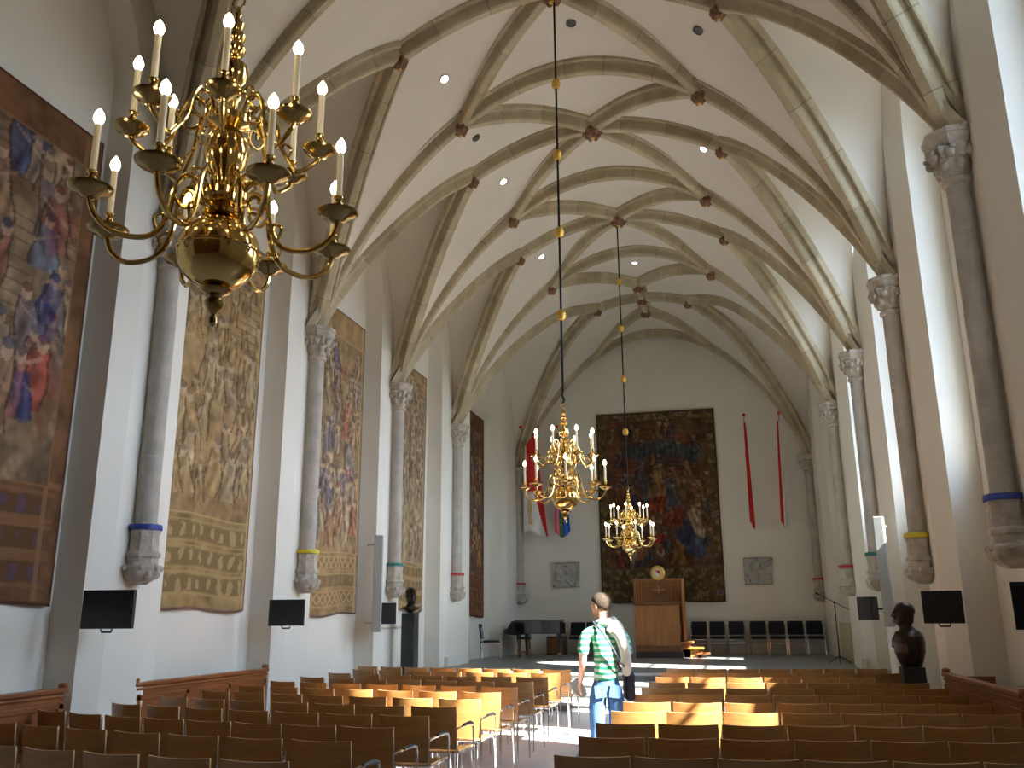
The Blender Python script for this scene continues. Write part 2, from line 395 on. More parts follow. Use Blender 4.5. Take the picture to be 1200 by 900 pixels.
# ---- wall shafts
def shaft(parent, x, y, s, ring_m, top=ZCAP, small=1.0, zr=2.514, zb=1.977):
    m = MB(); m.lathe([(.115 * small, zr), (.115 * small, 5.5)], 16, (x, y, 0)); m.build('shaft', M['stone'], parent)
    for zz in (3.3, 4.2, 5.0):
        MB().lathe([(.1165 * small, zz), (.1165 * small, zz + .012)], 16, (x, y, 0)).build('joint', M['carved'], parent)
    c = MB()
    c.lathe([(.12, 5.46), (.145, 5.48), (.145, 5.52), (.12, 5.54)], 16, (x, y, 0))
    c.lathe([(.125, 5.54), (.15, 5.62), (.20, 5.74), (.235, 5.80), (.21, 5.83)], 32, (x, y, 0), mod=lambda q, t: 1 + .12 * math.sin(8 * q + t * 2) * min(1, t * 2))
    for k in range(16):
        q = 2 * PI * k / 16; rr = .165 + .055 * (k % 2)
        c.ball((x + rr * math.cos(q), y + rr * math.sin(q), 5.64 + .10 * (k % 2)), .042, 6, sc=(1, 1, 1.3))
        c.ball((x + (rr + .03) * math.cos(q + .12), y + (rr + .03) * math.sin(q + .12), 5.70 + .08 * (k % 2)), .024, 5)
    c.lathe([(.22, 5.82), (.25, 5.86), (.26, 5.92), (.275, 5.93), (.275, 5.98)], 8, (x, y, 0), ph=PI / 8)
    c.build('capital', M['carved'], parent, smooth=30)
    b = MB()
    b.lathe([(.12, zr + .08), (.16, zr), (.165, zr - .03), (.15, zr - .06), (.155, zr - .22), (.185, zr - .25), (.185, zr - .28), (.165, zr - .30), (.165, zr - .36)], 8, (x, y, 0), ph=PI / 8)
    b.lathe([(.165, zr - .36), (.2, zr - .39), (.19, zr - .46), (.14, zb + .02), (.06, zb - .03)], 26, (x, y, 0), mod=lambda q, t: 1 + .2 * math.sin(5 * q + 1.3) * t)
    for k in range(7):
        q = 2 * PI * k / 7 + .4; b.ball((x + .14 * math.cos(q), y + .14 * math.sin(q), zr - .46 + .035 * (k % 3)), .055, 6, jit=.06); b.ball((x + .19 * math.cos(q + .4), y + .19 * math.sin(q + .4), zr - .40), .035, 5)
    b.build('corbel', M['carved'], parent, smooth=30)
    r = MB().lathe([(.175, zr + .0), (.178, zr + .03), (.17, zr + .055), (.13, zr + .06)], 16, (x, y, 0)); r.build('ring_band', ring_m, parent)
    # plaster dosseret behind the shaft joins it to the pier
    MB().box((x - s * 0 + s * .10, y, 4.0), (.1, .14, 3.9)).build('backing', M['plaster'], parent)
RL = {4.57: 'ringred', 8.40: 'ringblue', 12.23: 'ringyel', 15.805: 'ringteal', 19.725: 'ringred', 26.19: 'ringred'}
for yb in BAYS[1:]:
    if yb < 4: continue
    k = M[RL[yb]]
    if yb > 26: shaft(wall_left, XC - A - .03, yb, -1, k); shaft(wall_right, XC + A - .0, yb, 1, k)
    else: shaft(wall_left, XC - A, yb, -1, k); shaft(wall_right, XC + A, yb, 1, k)

# ================================================================ THINGS
ORD = ['first', 'second', 'third', 'fourth', 'fifth', 'sixth', 'seventh', 'eighth', 'ninth', 'tenth', 'eleventh', 'twelfth', 'thirteenth']

# ---------------------------------------------------------------- audience chairs
def make_chair():
    t = thing('plywood_chair', 'x', 'chair', (0, 0, 0), 0, 'plywood audience chairs in rows')
    W = .445
    # backrest: curved plywood, upper edge bowed
    n = 10; vs = []; th = .013
    for j in range(7):
        v = j / 6; z = .455 + .355 * v
        for i in range(n + 1):
            u = -1 + 2 * i / n
            y = -.235 - .055 * v + .035 * (u * u) * (.4 + .6 * v) - .02
            vs.append((u * W / 2 * (1 - .02 * (1 - v)), y, z + .006 * u * u * v))
    m = MB(); k = n + 1; back = [(x, y - th, z) for x, y, z in vs]
    fF = [(j * k + i, j * k + i + 1, (j + 1) * k + i + 1, (j + 1) * k + i) for j in range(6) for i in range(n)]
    N = len(vs); m.add(vs + back, fF + [tuple(q + N for q in f)[::-1] for f in fF])
    edge = [i for i in range(k)] + [j * k + n for j in range(1, 7)] + [6 * k + i for i in range(n - 1, -1, -1)] + [j * k for j in range(5, 0, -1)]
    L = len(edge); m.f += [(edge[i], edge[(i + 1) % L], edge[(i + 1) % L] + N, edge[i] + N) for i in range(L)]; m.m += [1] * L
    m.build('backrest', [M['ply'], M['plyedge']], t, smooth=40)
    m = MB(); vs = []
    for j in range(7):
        v = j / 6; y = -.215 + .43 * v
        for i in range(n + 1):
            u = -1 + 2 * i / n
            z = .445 - .012 * (1 - u * u) - .018 * max(0, v - .75) * 4 + .01 * v
            vs.append((u * W / 2, y, z))
    back = [(x, y, z - th) for x, y, z in vs]; m.add(vs + back, fF + [tuple(q + N for q in f)[::-1] for f in fF])
    m.f += [(edge[i], edge[(i + 1) % L], edge[(i + 1) % L] + N, edge[i] + N) for i in range(L)]; m.m += [1] * L
    m.build('seat', [M['ply'], M['plyedge']], t, smooth=40)
    for s in (-1, 1):
        MB().tube([(s * .215, -.27, .79), (s * .217, -.255, .45), (s * .218, -.265, .3), (s * .22, -.29, .008)], .0095, 6).build('leg', M['chrome'], t)
        MB().tube([(s * .195, .175, .425), (s * .205, .195, .40), (s * .21, .21, .25), (s * .215, .225, .008)], .0095, 6).build('leg', M['chrome'], t)
    m = MB()
    for s in (-1, 1): m.tube([(s * .217, -.258, .425), (s * .195, .175, .425)], .009, 6)
    m.tube([(-.195, .15, .42), (.195, .15, .42)], .009, 6); m.tube([(-.205, -.2, .42), (.205, -.2, .42)], .009, 6)
    m.build('seat_frame', M['chrome'], t)
    return t
def add_arm(t, s):
    o = MB().tube([(s * .222, -.262, .63), (s * .245, -.22, .645), (s * .25, -.10, .65), (s * .25, .04, .645), (s * .25, .075, .625), (s * .25, .085, .58), (s * .24, .12, .3), (s * .235, .14, .008)], .0095, 6).build('arm_frame', M['chrome'], t)
    MB().tube([(s * .25, -.17, .655), (s * .25, .0, .657), (s * .25, .07, .64)], [.013, .018, .013], 8).build('arm_pad', M['blackpl'], t)
chair0 = make_chair()
for k_ in chair0.children:
    for v_ in k_.data.vertices: v_.co.x *= .978
used = [False]
def place(x, y, rz, label):
    if used[0]: o = copy_tree(chair0)
    else: o = chair0
    o.location = (x, y, 0); o.rotation_euler = (0, 0, rz); o['label'] = label
    return o
LROWS = [4.86, 5.72, 6.48, 7.27, 8.03, 8.83, 9.62, 10.40, 11.25, 12.15, 13.05, 13.90]
RROWS = [5.38, 6.22, 7.02, 7.90, 8.75, 9.62, 10.50, 11.37, 12.35, 13.25, 14.35]
plan = []
for r, y0 in enumerate(LROWS):
    n = {0: 7, 1: 7, 2: 8, 11: 8}.get(r, 7)
    for k in range(n):
        d = .225 + k * .493
        if r == 11: d = .225 + k * .468
        if r == 2: d = .225 + k * .455
        y = y0 + .04 * d + .045 * d * d; ang = -(.04 + .09 * d)
        plan.append((-2.44 - d, y, ang, 'plywood chair in the left block, %s row from the stage, %s from the aisle' % (ORD[len(LROWS) - 1 - r], ORD[k]), 1 if k == 0 else 0))
for r, y0 in enumerate(RROWS):
    for k in range(6 if r == 8 else 7):
        d = .225 + k * .456
        y = y0 + .02 * d + .018 * d * d; ang = .02 + .036 * d
        plan.append((-1.08 + d, y, ang, 'plywood chair in the right block, %s row from the stage, %s from the aisle' % (ORD[len(RROWS) - 1 - r], ORD[k]), -1 if k == 0 else 0))
arms = []
for x, y, a, lab, arm in plan:
    o = place(x, y + .30, a, lab); used[0] = True
    if arm: arms.append((o, arm))
for s in (1, -1):
    L = [o for o, a in arms if a == s]; add_arm(L[0], s)
    kids = [k for k in L[0].children if k.name.startswith('arm_')]
    for o in L[1:]:
        for k in kids:
            c = k.copy(); COL.objects.link(c); c.parent = o

# ---------------------------------------------------------------- chandeliers
def arc(c0, pts, n=8):
    """smooth Catmull curve in the r-z plane"""
    P = [pts[0]] + list(pts) + [pts[-1]]; out = []
    for i in range(1, len(P) - 2):
        for k in range(n):
            t = k / n; p0, p1, p2, p3 = P[i - 1], P[i], P[i + 1], P[i + 2]
            out.append(tuple(.5 * ((2 * p1[j]) + (-p0[j] + p2[j]) * t + (2 * p0[j] - 5 * p1[j] + 4 * p2[j] - p3[j]) * t * t + (-p0[j] + 3 * p1[j] - 3 * p2[j] + p3[j]) * t ** 3) for j in range(2)))
    return out + [tuple(pts[-1])]
def make_chandelier():
    t = thing('brass_chandelier', 'x', 'chandelier')
    m = MB()   # body, z from 0 (finial tip) up to 1.42 (hook)
    m.lathe([(.004, 0), (.016, .012), (.018, .03), (.010, .05), (.022, .065), (.036, .085), (.040, .10), (.026, .112), (.030, .122), (.055, .135), (.062, .148), (.035, .155)], 20)
    m.build('finial', M['brass_dark'], t)
    m = MB(); m.lathe([(.03, .152)] + [(max(.02, .158 * math.sin(PI * (k + 1) / 22)), .30 - .148 * math.cos(PI * (k + 1) / 22)) for k in range(1, 21)] + [(.03, .448)], 40)
    m.lathe([(.158, .292), (.1625, .297), (.1625, .303), (.158, .308)], 40)
    m.build('ball', M['brass'], t)
    m = MB()
    m.lathe([(.05, .445), (.075, .452), (.078, .466), (.05, .475), (.045, .49), (.085, .505), (.098, .52), (.098, .545), (.08, .555), (.045, .565), (.04, .60),
             (.05, .63), (.075, .67), (.088, .72), (.085, .77), (.065, .81), (.04, .835), (.055, .845), (.082, .855), (.085, .885), (.06, .90), (.03, .92), (.028, .96), (.04, .985), (.03, 1.0),
             (.022, 1.02), (.03, 1.03), (.055, 1.06), (.062, 1.095), (.055, 1.13), (.025, 1.155), (.02, 1.17), (.036, 1.185), (.044, 1.205), (.036, 1.225), (.02, 1.235), (.034, 1.25), (.040, 1.268), (.033, 1.285), (.018, 1.295),
             (.028, 1.31), (.032, 1.325), (.022, 1.34), (.012, 1.355), (.018, 1.37), (.012, 1.39), (.006, 1.41)], 28)
    m.build('stem', M['brass'], t)
    m = MB(); m.tube([(.028 * math.cos(q), 0, 1.43 + .028 * math.sin(q)) for q in np.linspace(0, 2 * PI, 17)], .005, 6); m.build('hook_ring', M['brass_dark'], t)
    def tier(nA, R, zhub, zlow, zpl, rtube, ph, pr):
        for k in range(nA):
            q = ph + 2 * PI * k / nA; ca, sa = math.cos(q), math.sin(q)
            a = MB()
            main = arc(0, [(.07, zhub), (.10, zhub + .075), (.15, zhub + .085), (.185, zhub + .02), (.205, zlow + .11), (.26, zlow + .02), (R * .78, zlow), (R * .94, zlow + .045), (R, zpl - .03), (R, zpl)], 5)
            a.tube([(r * ca, r * sa, z) for r, z in main], [rtube] * (len(main)), 8)
            curl = arc(0, [(.19, zhub + .0), (.155, zhub - .045), (.115, zhub - .03), (.115, zhub + .02), (.145, zhub + .025), (.15, zhub)], 4)
            a.tube([(r * ca, r * sa, z) for r, z in curl], rtube * .75, 6)
            curl = arc(0, [(.10, zhub + .075), (.075, zhub + .11), (.105, zhub + .135), (.13, zhub + .115), (.115, zhub + .095)], 4)
            a.tube([(r * ca, r * sa, z) for r, z in curl], rtube * .7, 6)
            curl = arc(0, [(.235, zlow + .05), (.25, zlow + .10), (.22, zlow + .12), (.215, zlow + .095)], 4)
            a.tube([(r * ca, r * sa, z) for r, z in curl], rtube * .6, 6)
            ao = a.build('arm', M['brass'], t)
            c = (R * ca, R * sa, zpl)
            MB().lathe([(.010, -.03), (.028, -.026), (.040, -.014), (pr * .86, -.006), (pr, .004), (pr + .003, .012), (pr - .004, .015), (pr - .012, .008), (.03, .0), (.008, .004)], 24, c).build('drip_pan', M['brass_dark'] if zpl < .8 else M['brass'], ao)
            MB().lathe([(.012, .004), (.016, .015), (.009, .024), (.012, .034), (.018, .044), (.018, .05), (.011, .056), (.014, .064), (.019, .07), (.019, .076), (.01, .078)], 14, c).build('candle_socket', M['brass'], ao)
            MB().lathe([(.0125, .074), (.0125, .262), (.009, .265)], 12, c).build('candle', M['candle'], ao)
            MB().lathe([(.007, .262), (.017, .278), (.020, .292), (.015, .311), (.006, .325), (.001, .332)], 12, c).build('bulb', M['bulb'], ao)
    tier(8, .475, .50, .285, .425, .0105, .10, .076)
    tier(8, .36, .865, .68, .785, .009, .10 + PI / 8, .066)
    return t
ch0 = make_chandelier()
CH = [(-1.85, 2.85, 2.655, 1.0, 'large brass chandelier hanging nearest at the upper left in front of the tapestries'),
      (-1.84, 10.31, 2.63, 1.0, 'middle brass chandelier on a long black rod with lit candle bulbs'),
      (-1.90, 17.76, 2.63, 1.0, 'farthest brass chandelier hanging in front of the big tapestry and pulpit')]
for i, (x, y, z, s, lab) in enumerate(CH):
    o = ch0 if i == 0 else copy_tree(ch0)
    o.location = (x, y, z); o.scale = (s, s, s); o['label'] = lab; o['group'] = 'brass chandeliers along the ridge'; o.rotation_euler.z = (0.0, .1, .25)[i]
    ztop = (9.55) / 1.0
    r = MB(); zt = vault(XC, y) - .12
    m = MB().tube([(0, 0, 1.455), (.012, 0, 1.50), (-.012, 0, 1.55), (0, 0, 1.60), (0, 0, zt - z)], .014, 8)
    ro = m.build('suspension_rod', M['rodm'], o)
    for zz in (5.22, 6.33, 7.42, 8.47):
        MB().lathe([(.015, -.06), (.045, -.045), (.06, 0), (.045, .045), (.015, .06)], 16, (0, 0, zz - z)).build('gilt_ball', M['gilt'], ro)

# ---------------------------------------------------------------- tapestries (woven picture as vertex colours)
def paint(W, H, style, seed):
    rg = np.random.RandomState(seed)
    def fb(sc, amp=1.0, oct_=3):
        out = np.zeros((H, W)); a = 1.
        for o in range(oct_):
            gh, gw = max(2, int(H / sc * 2 ** o) + 2), max(2, int(W / sc * 2 ** o) + 2)
            g = rg.rand(gh, gw); yy = np.linspace(0, gh - 1.001, H); xx = np.linspace(0, gw - 1.001, W)
            yi, xi = yy.astype(int), xx.astype(int); fy, fx_ = (yy - yi)[:, None], (xx - xi)[None, :]
            out += a * ((g[yi][:, xi] * (1 - fy) + g[yi + 1][:, xi] * fy) * (1 - fx_) + (g[yi][:, xi + 1] * (1 - fy) + g[yi + 1][:, xi + 1] * fy) * fx_); a *= .5
        out -= out.mean(); return out / (out.std() + 1e-6) * amp
    S = style; C = np.zeros((H, W, 3)); base = np.array(S['base']); C[:] = base
    C *= (1 + .10 * fb(W / 5)[..., None]); C += (np.array(S['alt']) - base) * np.clip(fb(W / 7), 0, 1)[..., None]
    Y, X = np.mgrid[0:H, 0:W].astype(float)
    def blend(mask, col, a=1.): C[:] = C * (1 - mask[..., None] * a) + np.array(col) * mask[..., None] * a
    bl, bb, bt = int(W * S['bx']), int(H * S['bb']), int(H * S['bt'])
    # trees / rocks / buildings in the upper field (row 0 is the bottom)
    for k in range(S['nb']):
        cx, cy = rg.uniform(bl, W - bl), rg.uniform(H * .5, H - bt); w, h = rg.uniform(.05, .16) * W, rg.uniform(.02, .07) * H
        col = np.array(S['pal'][rg.randint(len(S['pal']))]) * .7 + base * .3
        mk = (np.abs(X - cx) < w) & (np.abs(Y - cy) < h * (1 - .5 * np.abs(X - cx) / w)); blend(mk.astype(float), col, .5)
        mk = (np.abs(X - cx) < w) & ((Y - cy + h) % 6 < 1.2) & (np.abs(Y - cy) < h); blend(mk.astype(float), base * .45, .5)
    # figures, back rows first
    figs = sorted([(rg.uniform(bb, H - bt * 1.6), rg.uniform(bl, W - bl)) for k in range(S['nf'])], key=lambda p: -p[0])
    for cy, cx in figs:
        h = S['fh'] * H * rg.uniform(.7, 1.25) * (1.25 - .5 * (cy / H)); w = h * rg.uniform(.22, .34)
        col = np.array(S['pal'][rg.randint(len(S['pal']))]); lean = rg.uniform(-.25, .25)
        ty = (Y - cy) / h; xc = cx + lean * (Y - cy)
        wd = w * (1 - .55 * np.clip(ty, 0, 1)) * (1 + .12 * np.sin(ty * 9 + cx))
        robe = ((ty > 0) & (ty < .82) & (np.abs(X - xc) < wd)).astype(float)
        fold = 1 + .38 * np.sin((X - xc) / max(1.2, w * .17) + 2.5 * np.sin(ty * 5 + cy)) + .15 * np.sign(X - xc)
        C[:] = C * (1 - robe[..., None] * S['fa']) + (col[None, None] * fold[..., None]) * robe[..., None] * S['fa']
        ed = ((ty > 0) & (ty < .82) & (np.abs(np.abs(X - xc) - wd) < .8)).astype(float); blend(ed, base * .3, .7)
        hx, hy, hr = cx + lean * h * .9, cy + h * .9, h * .085 + .6
        hd = ((X - hx) ** 2 + ((Y - hy) / 1.2) ** 2 < hr ** 2).astype(float); blend(hd, S['skin'], .85)
        ha = (((X - hx) ** 2 + ((Y - hy - hr * .8) / .7) ** 2) < hr ** 2).astype(float); blend(ha, np.array(S['pal'][rg.randint(len(S['pal']))]) * .6, .8)
        ay = (np.abs((Y - (cy + h * .6)) - rg.choice([-1, 1]) * .5 * (X - cx)) < h * .03) & (np.abs(X - cx) < w * .8); blend(ay.astype(float), S['skin'], .4)
    if S.get('saint'):
        wx, wy = fb(14, .012), fb(14, .009); mt = 1 + .28 * np.sin(X * .9 + 3 * np.sin(Y * .12)) + .25 * fb(5, 1, 2)
        def el(cx, cy, rx, ry, col, a=.8):
            mk = ((((X / W + wx - cx) / rx) ** 2 + ((Y / H + wy - cy) / ry) ** 2) < 1).astype(float)[..., None] * a
            C[:] = C * (1 - mk) + np.array(col) * .62 * np.clip(mt, .3, 1.8)[..., None] * mk
        for k in range(9): el(.25 + .07 * k + .02 * math.sin(k * 3), .80 - .01 * abs(4 - k), .07, .018 + .012 * (k % 3), (.07, .085, .09), .7)
        el(.49, .665, .055, .036, (.36, .26, .09)); el(.49, .665, .042, .028, (.10, .07, .05)); el(.49, .66, .03, .022, (.42, .26, .16))
        el(.49, .585, .085, .055, (.24, .13, .06)); el(.40, .56, .03, .09, (.08, .10, .12)); el(.58, .55, .03, .08, (.08, .10, .13))
        el(.49, .50, .075, .045, (.32, .06, .03)); el(.47, .43, .018, .04, (.3, .18, .11)); el(.54, .43, .018, .04, (.3, .18, .11))
        el(.78, .43, .035, .045, (.44, .30, .18)); el(.80, .36, .045, .07, (.5, .37, .25)); el(.70, .35, .06, .07, (.035, .05, .09)); el(.79, .28, .09, .06, (.05, .08, .14)); el(.66, .44, .03, .05, (.3, .05, .035))
        el(.33, .28, .08, .07, (.36, .14, .04)); el(.27, .24, .03, .06, (.45, .40, .33)); el(.47, .33, .09, .02, (.3, .02, .02)); el(.50, .25, .045, .03, (.5, .42, .36)); el(.505, .255, .03, .02, (.4, .03, .03))
        el(.22, .55, .05, .06, (.22, .08, .03)); el(.30, .60, .04, .05, (.16, .1, .05)); el(.86, .57, .06, .012, (.3, .2, .08)); el(.75, .62, .08, .012, (.25, .17, .07))
    if S.get('blue'):
        for cx, cy, rx, ry, c in ((.80, .60, .05, .05, (.02, .05, .22)), (.78, .55, .07, .04, (.02, .06, .25)), (.88, .64, .03, .03, (.3, .18, .1)), (.72, .39, .06, .05, (.02, .06, .2)), (.86, .44, .045, .04, (.32, .05, .035)), (.84, .36, .04, .05, (.3, .1, .03)), (.93, .74, .03, .05, (.33, .04, .05)), (.75, .72, .035, .05, (.3, .04, .05)), (.9, .5, .05, .07, (.22, .19, .16))):
            blend(((((X / W - cx) / rx) ** 2 + ((Y / H - cy) / ry) ** 2 + .45 * np.sin(X * .5 + cy * 90) * np.sin(Y * .3) + .4 * np.sin(X * .23 + Y * .11)) < 1).astype(float) * np.clip(.8 + .35 * np.sin(X * 1.1 + 2 * np.sin(Y * .15)), .2, 1), np.array(c) * .6, .5)
    # thread-scale mottling and outlines
    C *= (1 + S['mot'] * fb(6, 1, 2))[..., None]; C *= (1 + S['mot'] * .6 * fb(3, 1, 1))[..., None]
    # borders
    B = (X < bl) | (X > W - bl) | (Y > H - bt) | (Y < bb)
    bd = np.array(S['border']); bc = bd * (1 + .16 * fb(8)[..., None])
    C[:] = np.where(B[..., None], bc, C)
    for k in range(S.get('bands', 0)):
        y0 = bb * (.18 + .27 * k); hgt = bb * .17
        mk = (np.abs(Y - y0 - hgt / 2) < hgt / 2) & (X > bl * .8) & (X < W - bl * .8)
        if S.get('lattice') and k != 1:
            lt = (np.minimum(np.abs(((X + Y * 1.) % 9) - 4.5), np.abs(((X - Y * 1.) % 9) - 4.5)) < .9) & mk; blend(mk.astype(float), bd * .85, 1); blend(lt.astype(float), np.minimum(bd * 1.7, .8), .8)
        else:
            dots = mk & ((np.sin(X * .55) * np.sin((Y - y0) * PI / hgt) + .3 * fb(5)) > .35); blend(mk.astype(float), bd * .72, 1); blend(dots.astype(float), S['orn'], .75)
        for yy in (y0 - 1.5, y0 + hgt + 1.5): blend(((np.abs(Y - yy) < .9) & (X > bl * .5) & (X < W - bl * .5)).astype(float), np.minimum(bd * 1.35, .8), .7)
    if S.get('garland'):
        mk = B & ~((X < 3) | (X > W - 4) | (Y < 3) | (Y > H - 4)); gg = fb(4.5, 1, 2)
        for th, c in ((.4, S['orn']), (1.0, (.30, .20, .06)), (1.6, (.04, .05, .13))): blend((mk & (gg > th)).astype(float), c, .8)
    fr = B & ((np.abs(X - bl) < 1.3) | (np.abs(X - (W - bl)) < 1.3) | (np.abs(Y - (H - bt)) < 1.3) | (np.abs(Y - bb) < 1.3)); blend(fr.astype(float), np.minimum(bd * 1.6, .8), .8)
    ed = (X < 2) | (X > W - 3) | (Y < 2) | (Y > H - 3); blend(ed.astype(float), S.get('edge', bd * .5), .9)
    return np.clip(C, .004, .9)
def tapestry_mat():
    m, nt, b = new_mat('woven_wool'); at = nt.nodes.new('ShaderNodeAttribute'); at.attribute_name = 'weave'
    nt.links.new(at.outputs['Color'], b.inputs['Base Color']); b.inputs['Roughness'].default_value = .95; b.inputs['Specular IOR Level'].default_value = .15
    tc = nt.nodes.new('ShaderNodeTexCoord'); n = nt.nodes.new('ShaderNodeTexNoise'); n.inputs['Scale'].default_value = 60
    nt.links.new(tc.outputs['Object'], n.inputs['Vector']); bp = nt.nodes.new('ShaderNodeBump'); bp.inputs['Strength'].default_value = .3; bp.inputs['Distance'].default_value = .01
    nt.links.new(n.outputs['Fac'], bp.inputs['Height']); nt.links.new(bp.outputs['Normal'], b.inputs['Normal'])
    return m
TM = tapestry_mat()
def tapestry(p0, p1, z0, z1, style, seed, label, nrm, res=.02):
    """hung between plan points p0 (left edge) and p1 (right edge)"""
    p0, p1 = Vector(p0), Vector(p1); L = (p1 - p0).length; W, H = int(L / res), int((z1 - z0) / res)
    C = paint(W, H, style, seed); t = np.arange(W) / (W - 1); v = np.arange(H) / (H - 1)
    T, V = np.meshgrid(t, v); wav = (.022 * np.sin(T * 11 + seed) + .010 * np.sin(T * 23 + 2 * V)) * (1 - V) ** .8
    n = Vector(nrm).normalized(); sag = .05 * np.sin(T * PI) * (1 - V) * 0
    d = (p1 - p0)
    x = p0.x + d.x * T + n.x * (wav + .03); y = p0.y + d.y * T + n.y * (wav + .03)
    z = z0 + (z1 - z0) * V - .035 * (1 - V) * np.sin(T * PI) + .03 * (1 - V) * np.sin(T * 7 + seed)
    co = np.stack([x, y, z], -1).reshape(-1, 3)
    idx = np.arange(W * H).reshape(H, W); q = np.stack([idx[:-1, :-1], idx[:-1, 1:], idx[1:, 1:], idx[1:, :-1]], -1).reshape(-1, 4)
    me = bpy.data.meshes.new('wall_tapestry'); me.from_pydata(co.tolist(), [], q.tolist())
    ca = me.color_attributes.new('weave', 'FLOAT_COLOR', 'POINT'); ca.data.foreach_set('color', np.concatenate([C.reshape(-1, 3), np.ones((W * H, 1))], 1).astype(np.float32).ravel())
    me.polygons.foreach_set('use_smooth', [True] * len(me.polygons)); me.materials.append(TM)
    o = bpy.data.objects.new('wall_tapestry', me); COL.objects.link(o)
    so_ = o.modifiers.new('thickness', 'SOLIDIFY'); so_.thickness = .012; so_.offset = 0
    tag(o, label, 'tapestry', None)
    return o
XT = WL - .40
pal_gold = [(.34, .22, .10), (.26, .17, .08), (.40, .29, .15), (.20, .14, .09), (.30, .19, .12), (.36, .27, .17)]
S2 = dict(base=(.27, .175, .085), alt=(.34, .23, .115), bx=.055, bb=.23, bt=.03, nb=12, nf=70, fh=.11, fa=.55, pal=pal_gold, skin=(.42, .31, .2), mot=.10, border=(.29, .20, .09), bands=3, orn=(.42, .30, .15), edge=(.17, .10, .09))
S1 = dict(base=(.15, .095, .055), alt=(.22, .15, .09), bx=.11, bb=.23, bt=.09, nb=14, nf=46, fh=.15, fa=.8, pal=[(.20, .12, .07), (.05, .06, .12), (.26, .06, .04), (.24, .18, .12), (.14, .11, .11), (.28, .2, .12), (.18, .07, .05), (.10, .12, .16)], skin=(.36, .24, .16), mot=.13, border=(.15, .075, .035), bands=3, orn=(.10, .06, .10), blue=True, edge=(.09, .04, .03))
S3 = dict(base=(.28, .19, .10), alt=(.35, .25, .15), bx=.07, bb=.20, bt=.10, nb=18, nf=64, fh=.12, fa=.7, pal=[(.30, .2, .12), (.14, .13, .19), (.34, .12, .07), (.26, .22, .19), (.36, .27, .17), (.20, .15, .12), (.30, .17, .10), (.22, .2, .2)], skin=(.44, .31, .2), mot=.12, border=(.30, .20, .10), bands=3, lattice=True, orn=(.3, .2, .1), edge=(.15, .09, .08))
S4 = dict(S3); S4.update(base=(.30, .215, .125), alt=(.36, .27, .17), pal=[(.34, .25, .15), (.28, .2, .13), (.36, .28, .19), (.24, .17, .12), (.32, .2, .13)], lattice=False, bt=.05, fa=.6)
S5 = dict(base=(.15, .085, .045), alt=(.20, .13, .07), bx=.14, bb=.20, bt=.10, nb=12, nf=44, fh=.14, fa=.7, pal=[(.17, .09, .05), (.06, .06, .10), (.24, .06, .03), (.2, .14, .09), (.1, .08, .08), (.26, .14, .06)], skin=(.3, .2, .13), mot=.14, border=(.14, .06, .03), bands=2, orn=(.2, .13, .05), edge=(.05, .02, .025))
S6 = dict(base=(.085, .042, .022), alt=(.11, .065, .04), bx=.085, bb=.175, bt=.055, nb=16, nf=50, fh=.10, fa=.7, pal=[(.11, .045, .025), (.045, .05, .08), (.17, .03, .02), (.15, .09, .05), (.06, .045, .05), (.18, .09, .03), (.05, .06, .07)], skin=(.26, .16, .10), mot=.15, border=(.075, .05, .025), garland=True, orn=(.15, .10, .04), saint=True, edge=(.045, .03, .015))
tapestry((XT, 5.25), (XT, 7.66), 1.74, 6.76, S1, 3, 'dark figured tapestry cut by the left frame edge, with red and blue robes', (1, 0, 0))
tapestry((XT, 9.22), (XT, 11.36), 1.72, 6.92, S2, 5, 'pale gold tapestry hanging behind and below the nearest chandelier', (1, 0, 0))
tapestry((XT, 12.95), (XT, 15.16), 1.67, 6.95, S3, 9, 'brown tapestry with latticed lower border between the yellow and teal banded shafts', (1, 0, 0))
tapestry((XT, 16.75), (XT, 18.80), 1.74, 6.92, S4, 12, 'faded tan tapestry between the teal and red banded shafts, behind the left bust', (1, 0, 0))
tapestry((XT, 21.45), (XT, 23.74), 1.63, 6.98, S5, 17, 'dark red-brown tapestry above the chrome chair left of the piano', (1, 0, 0))
tapestry((-3.70, YB - .05), (-.20, YB - .05), 2.0, 7.54, S6, 23, 'big dark tapestry with haloed saint on the end wall behind the pulpit', (0, -1, 0), res=.022)

# ---------------------------------------------------------------- stone reliefs
def relief(xc, zc, w, h, seed, label):
    rg = random.Random(seed); N, K = 56, 50; blobs = []
    for k in range(26): blobs.append((rg.uniform(-.42, .42), rg.uniform(-.42, .42), rg.uniform(.03, .10), rg.uniform(.05, .2), rg.uniform(0, PI), rg.uniform(.3, 1)))
    vs = []
    for j in range(K + 1):
        for i in range(N + 1):
            u, v = i / N - .5, j / K - .5; hh = 0
            for bx, by, a, b, q, am in blobs:
                du, dv = u - bx, v - by; c, s = math.cos(q), math.sin(q); e = ((du * c + dv * s) / a) ** 2 + ((-du * s + dv * c) / b) ** 2
                if e < 1: hh = max(hh, am * math.sqrt(1 - e))
            if abs(u) > .46 or abs(v) > .46: hh = .6
            if i in (0, N) or j in (0, K): hh = 0
            vs.append((xc + u * w, YB - .062 - .13 * hh ** 1.3, zc + v * h))
    m = MB(); m.add(vs, [(j * (N + 1) + i, j * (N + 1) + i + 1, (j + 1) * (N + 1) + i + 1, (j + 1) * (N + 1) + i) for j in range(K) for i in range(N)])
    m.box((xc, YB - .03, zc), (w, .05, h))
    tag(m.build('stone_relief', M['relief'], smooth=50), label, 'relief', 'carved stone reliefs on the end wall')
relief(-4.74, 2.79, .80, .72, 1, 'square carved stone relief on the end wall above the grand piano')
relief(.73, 2.80, .78, .74, 2, 'square carved stone relief on the end wall right of the big tapestry')

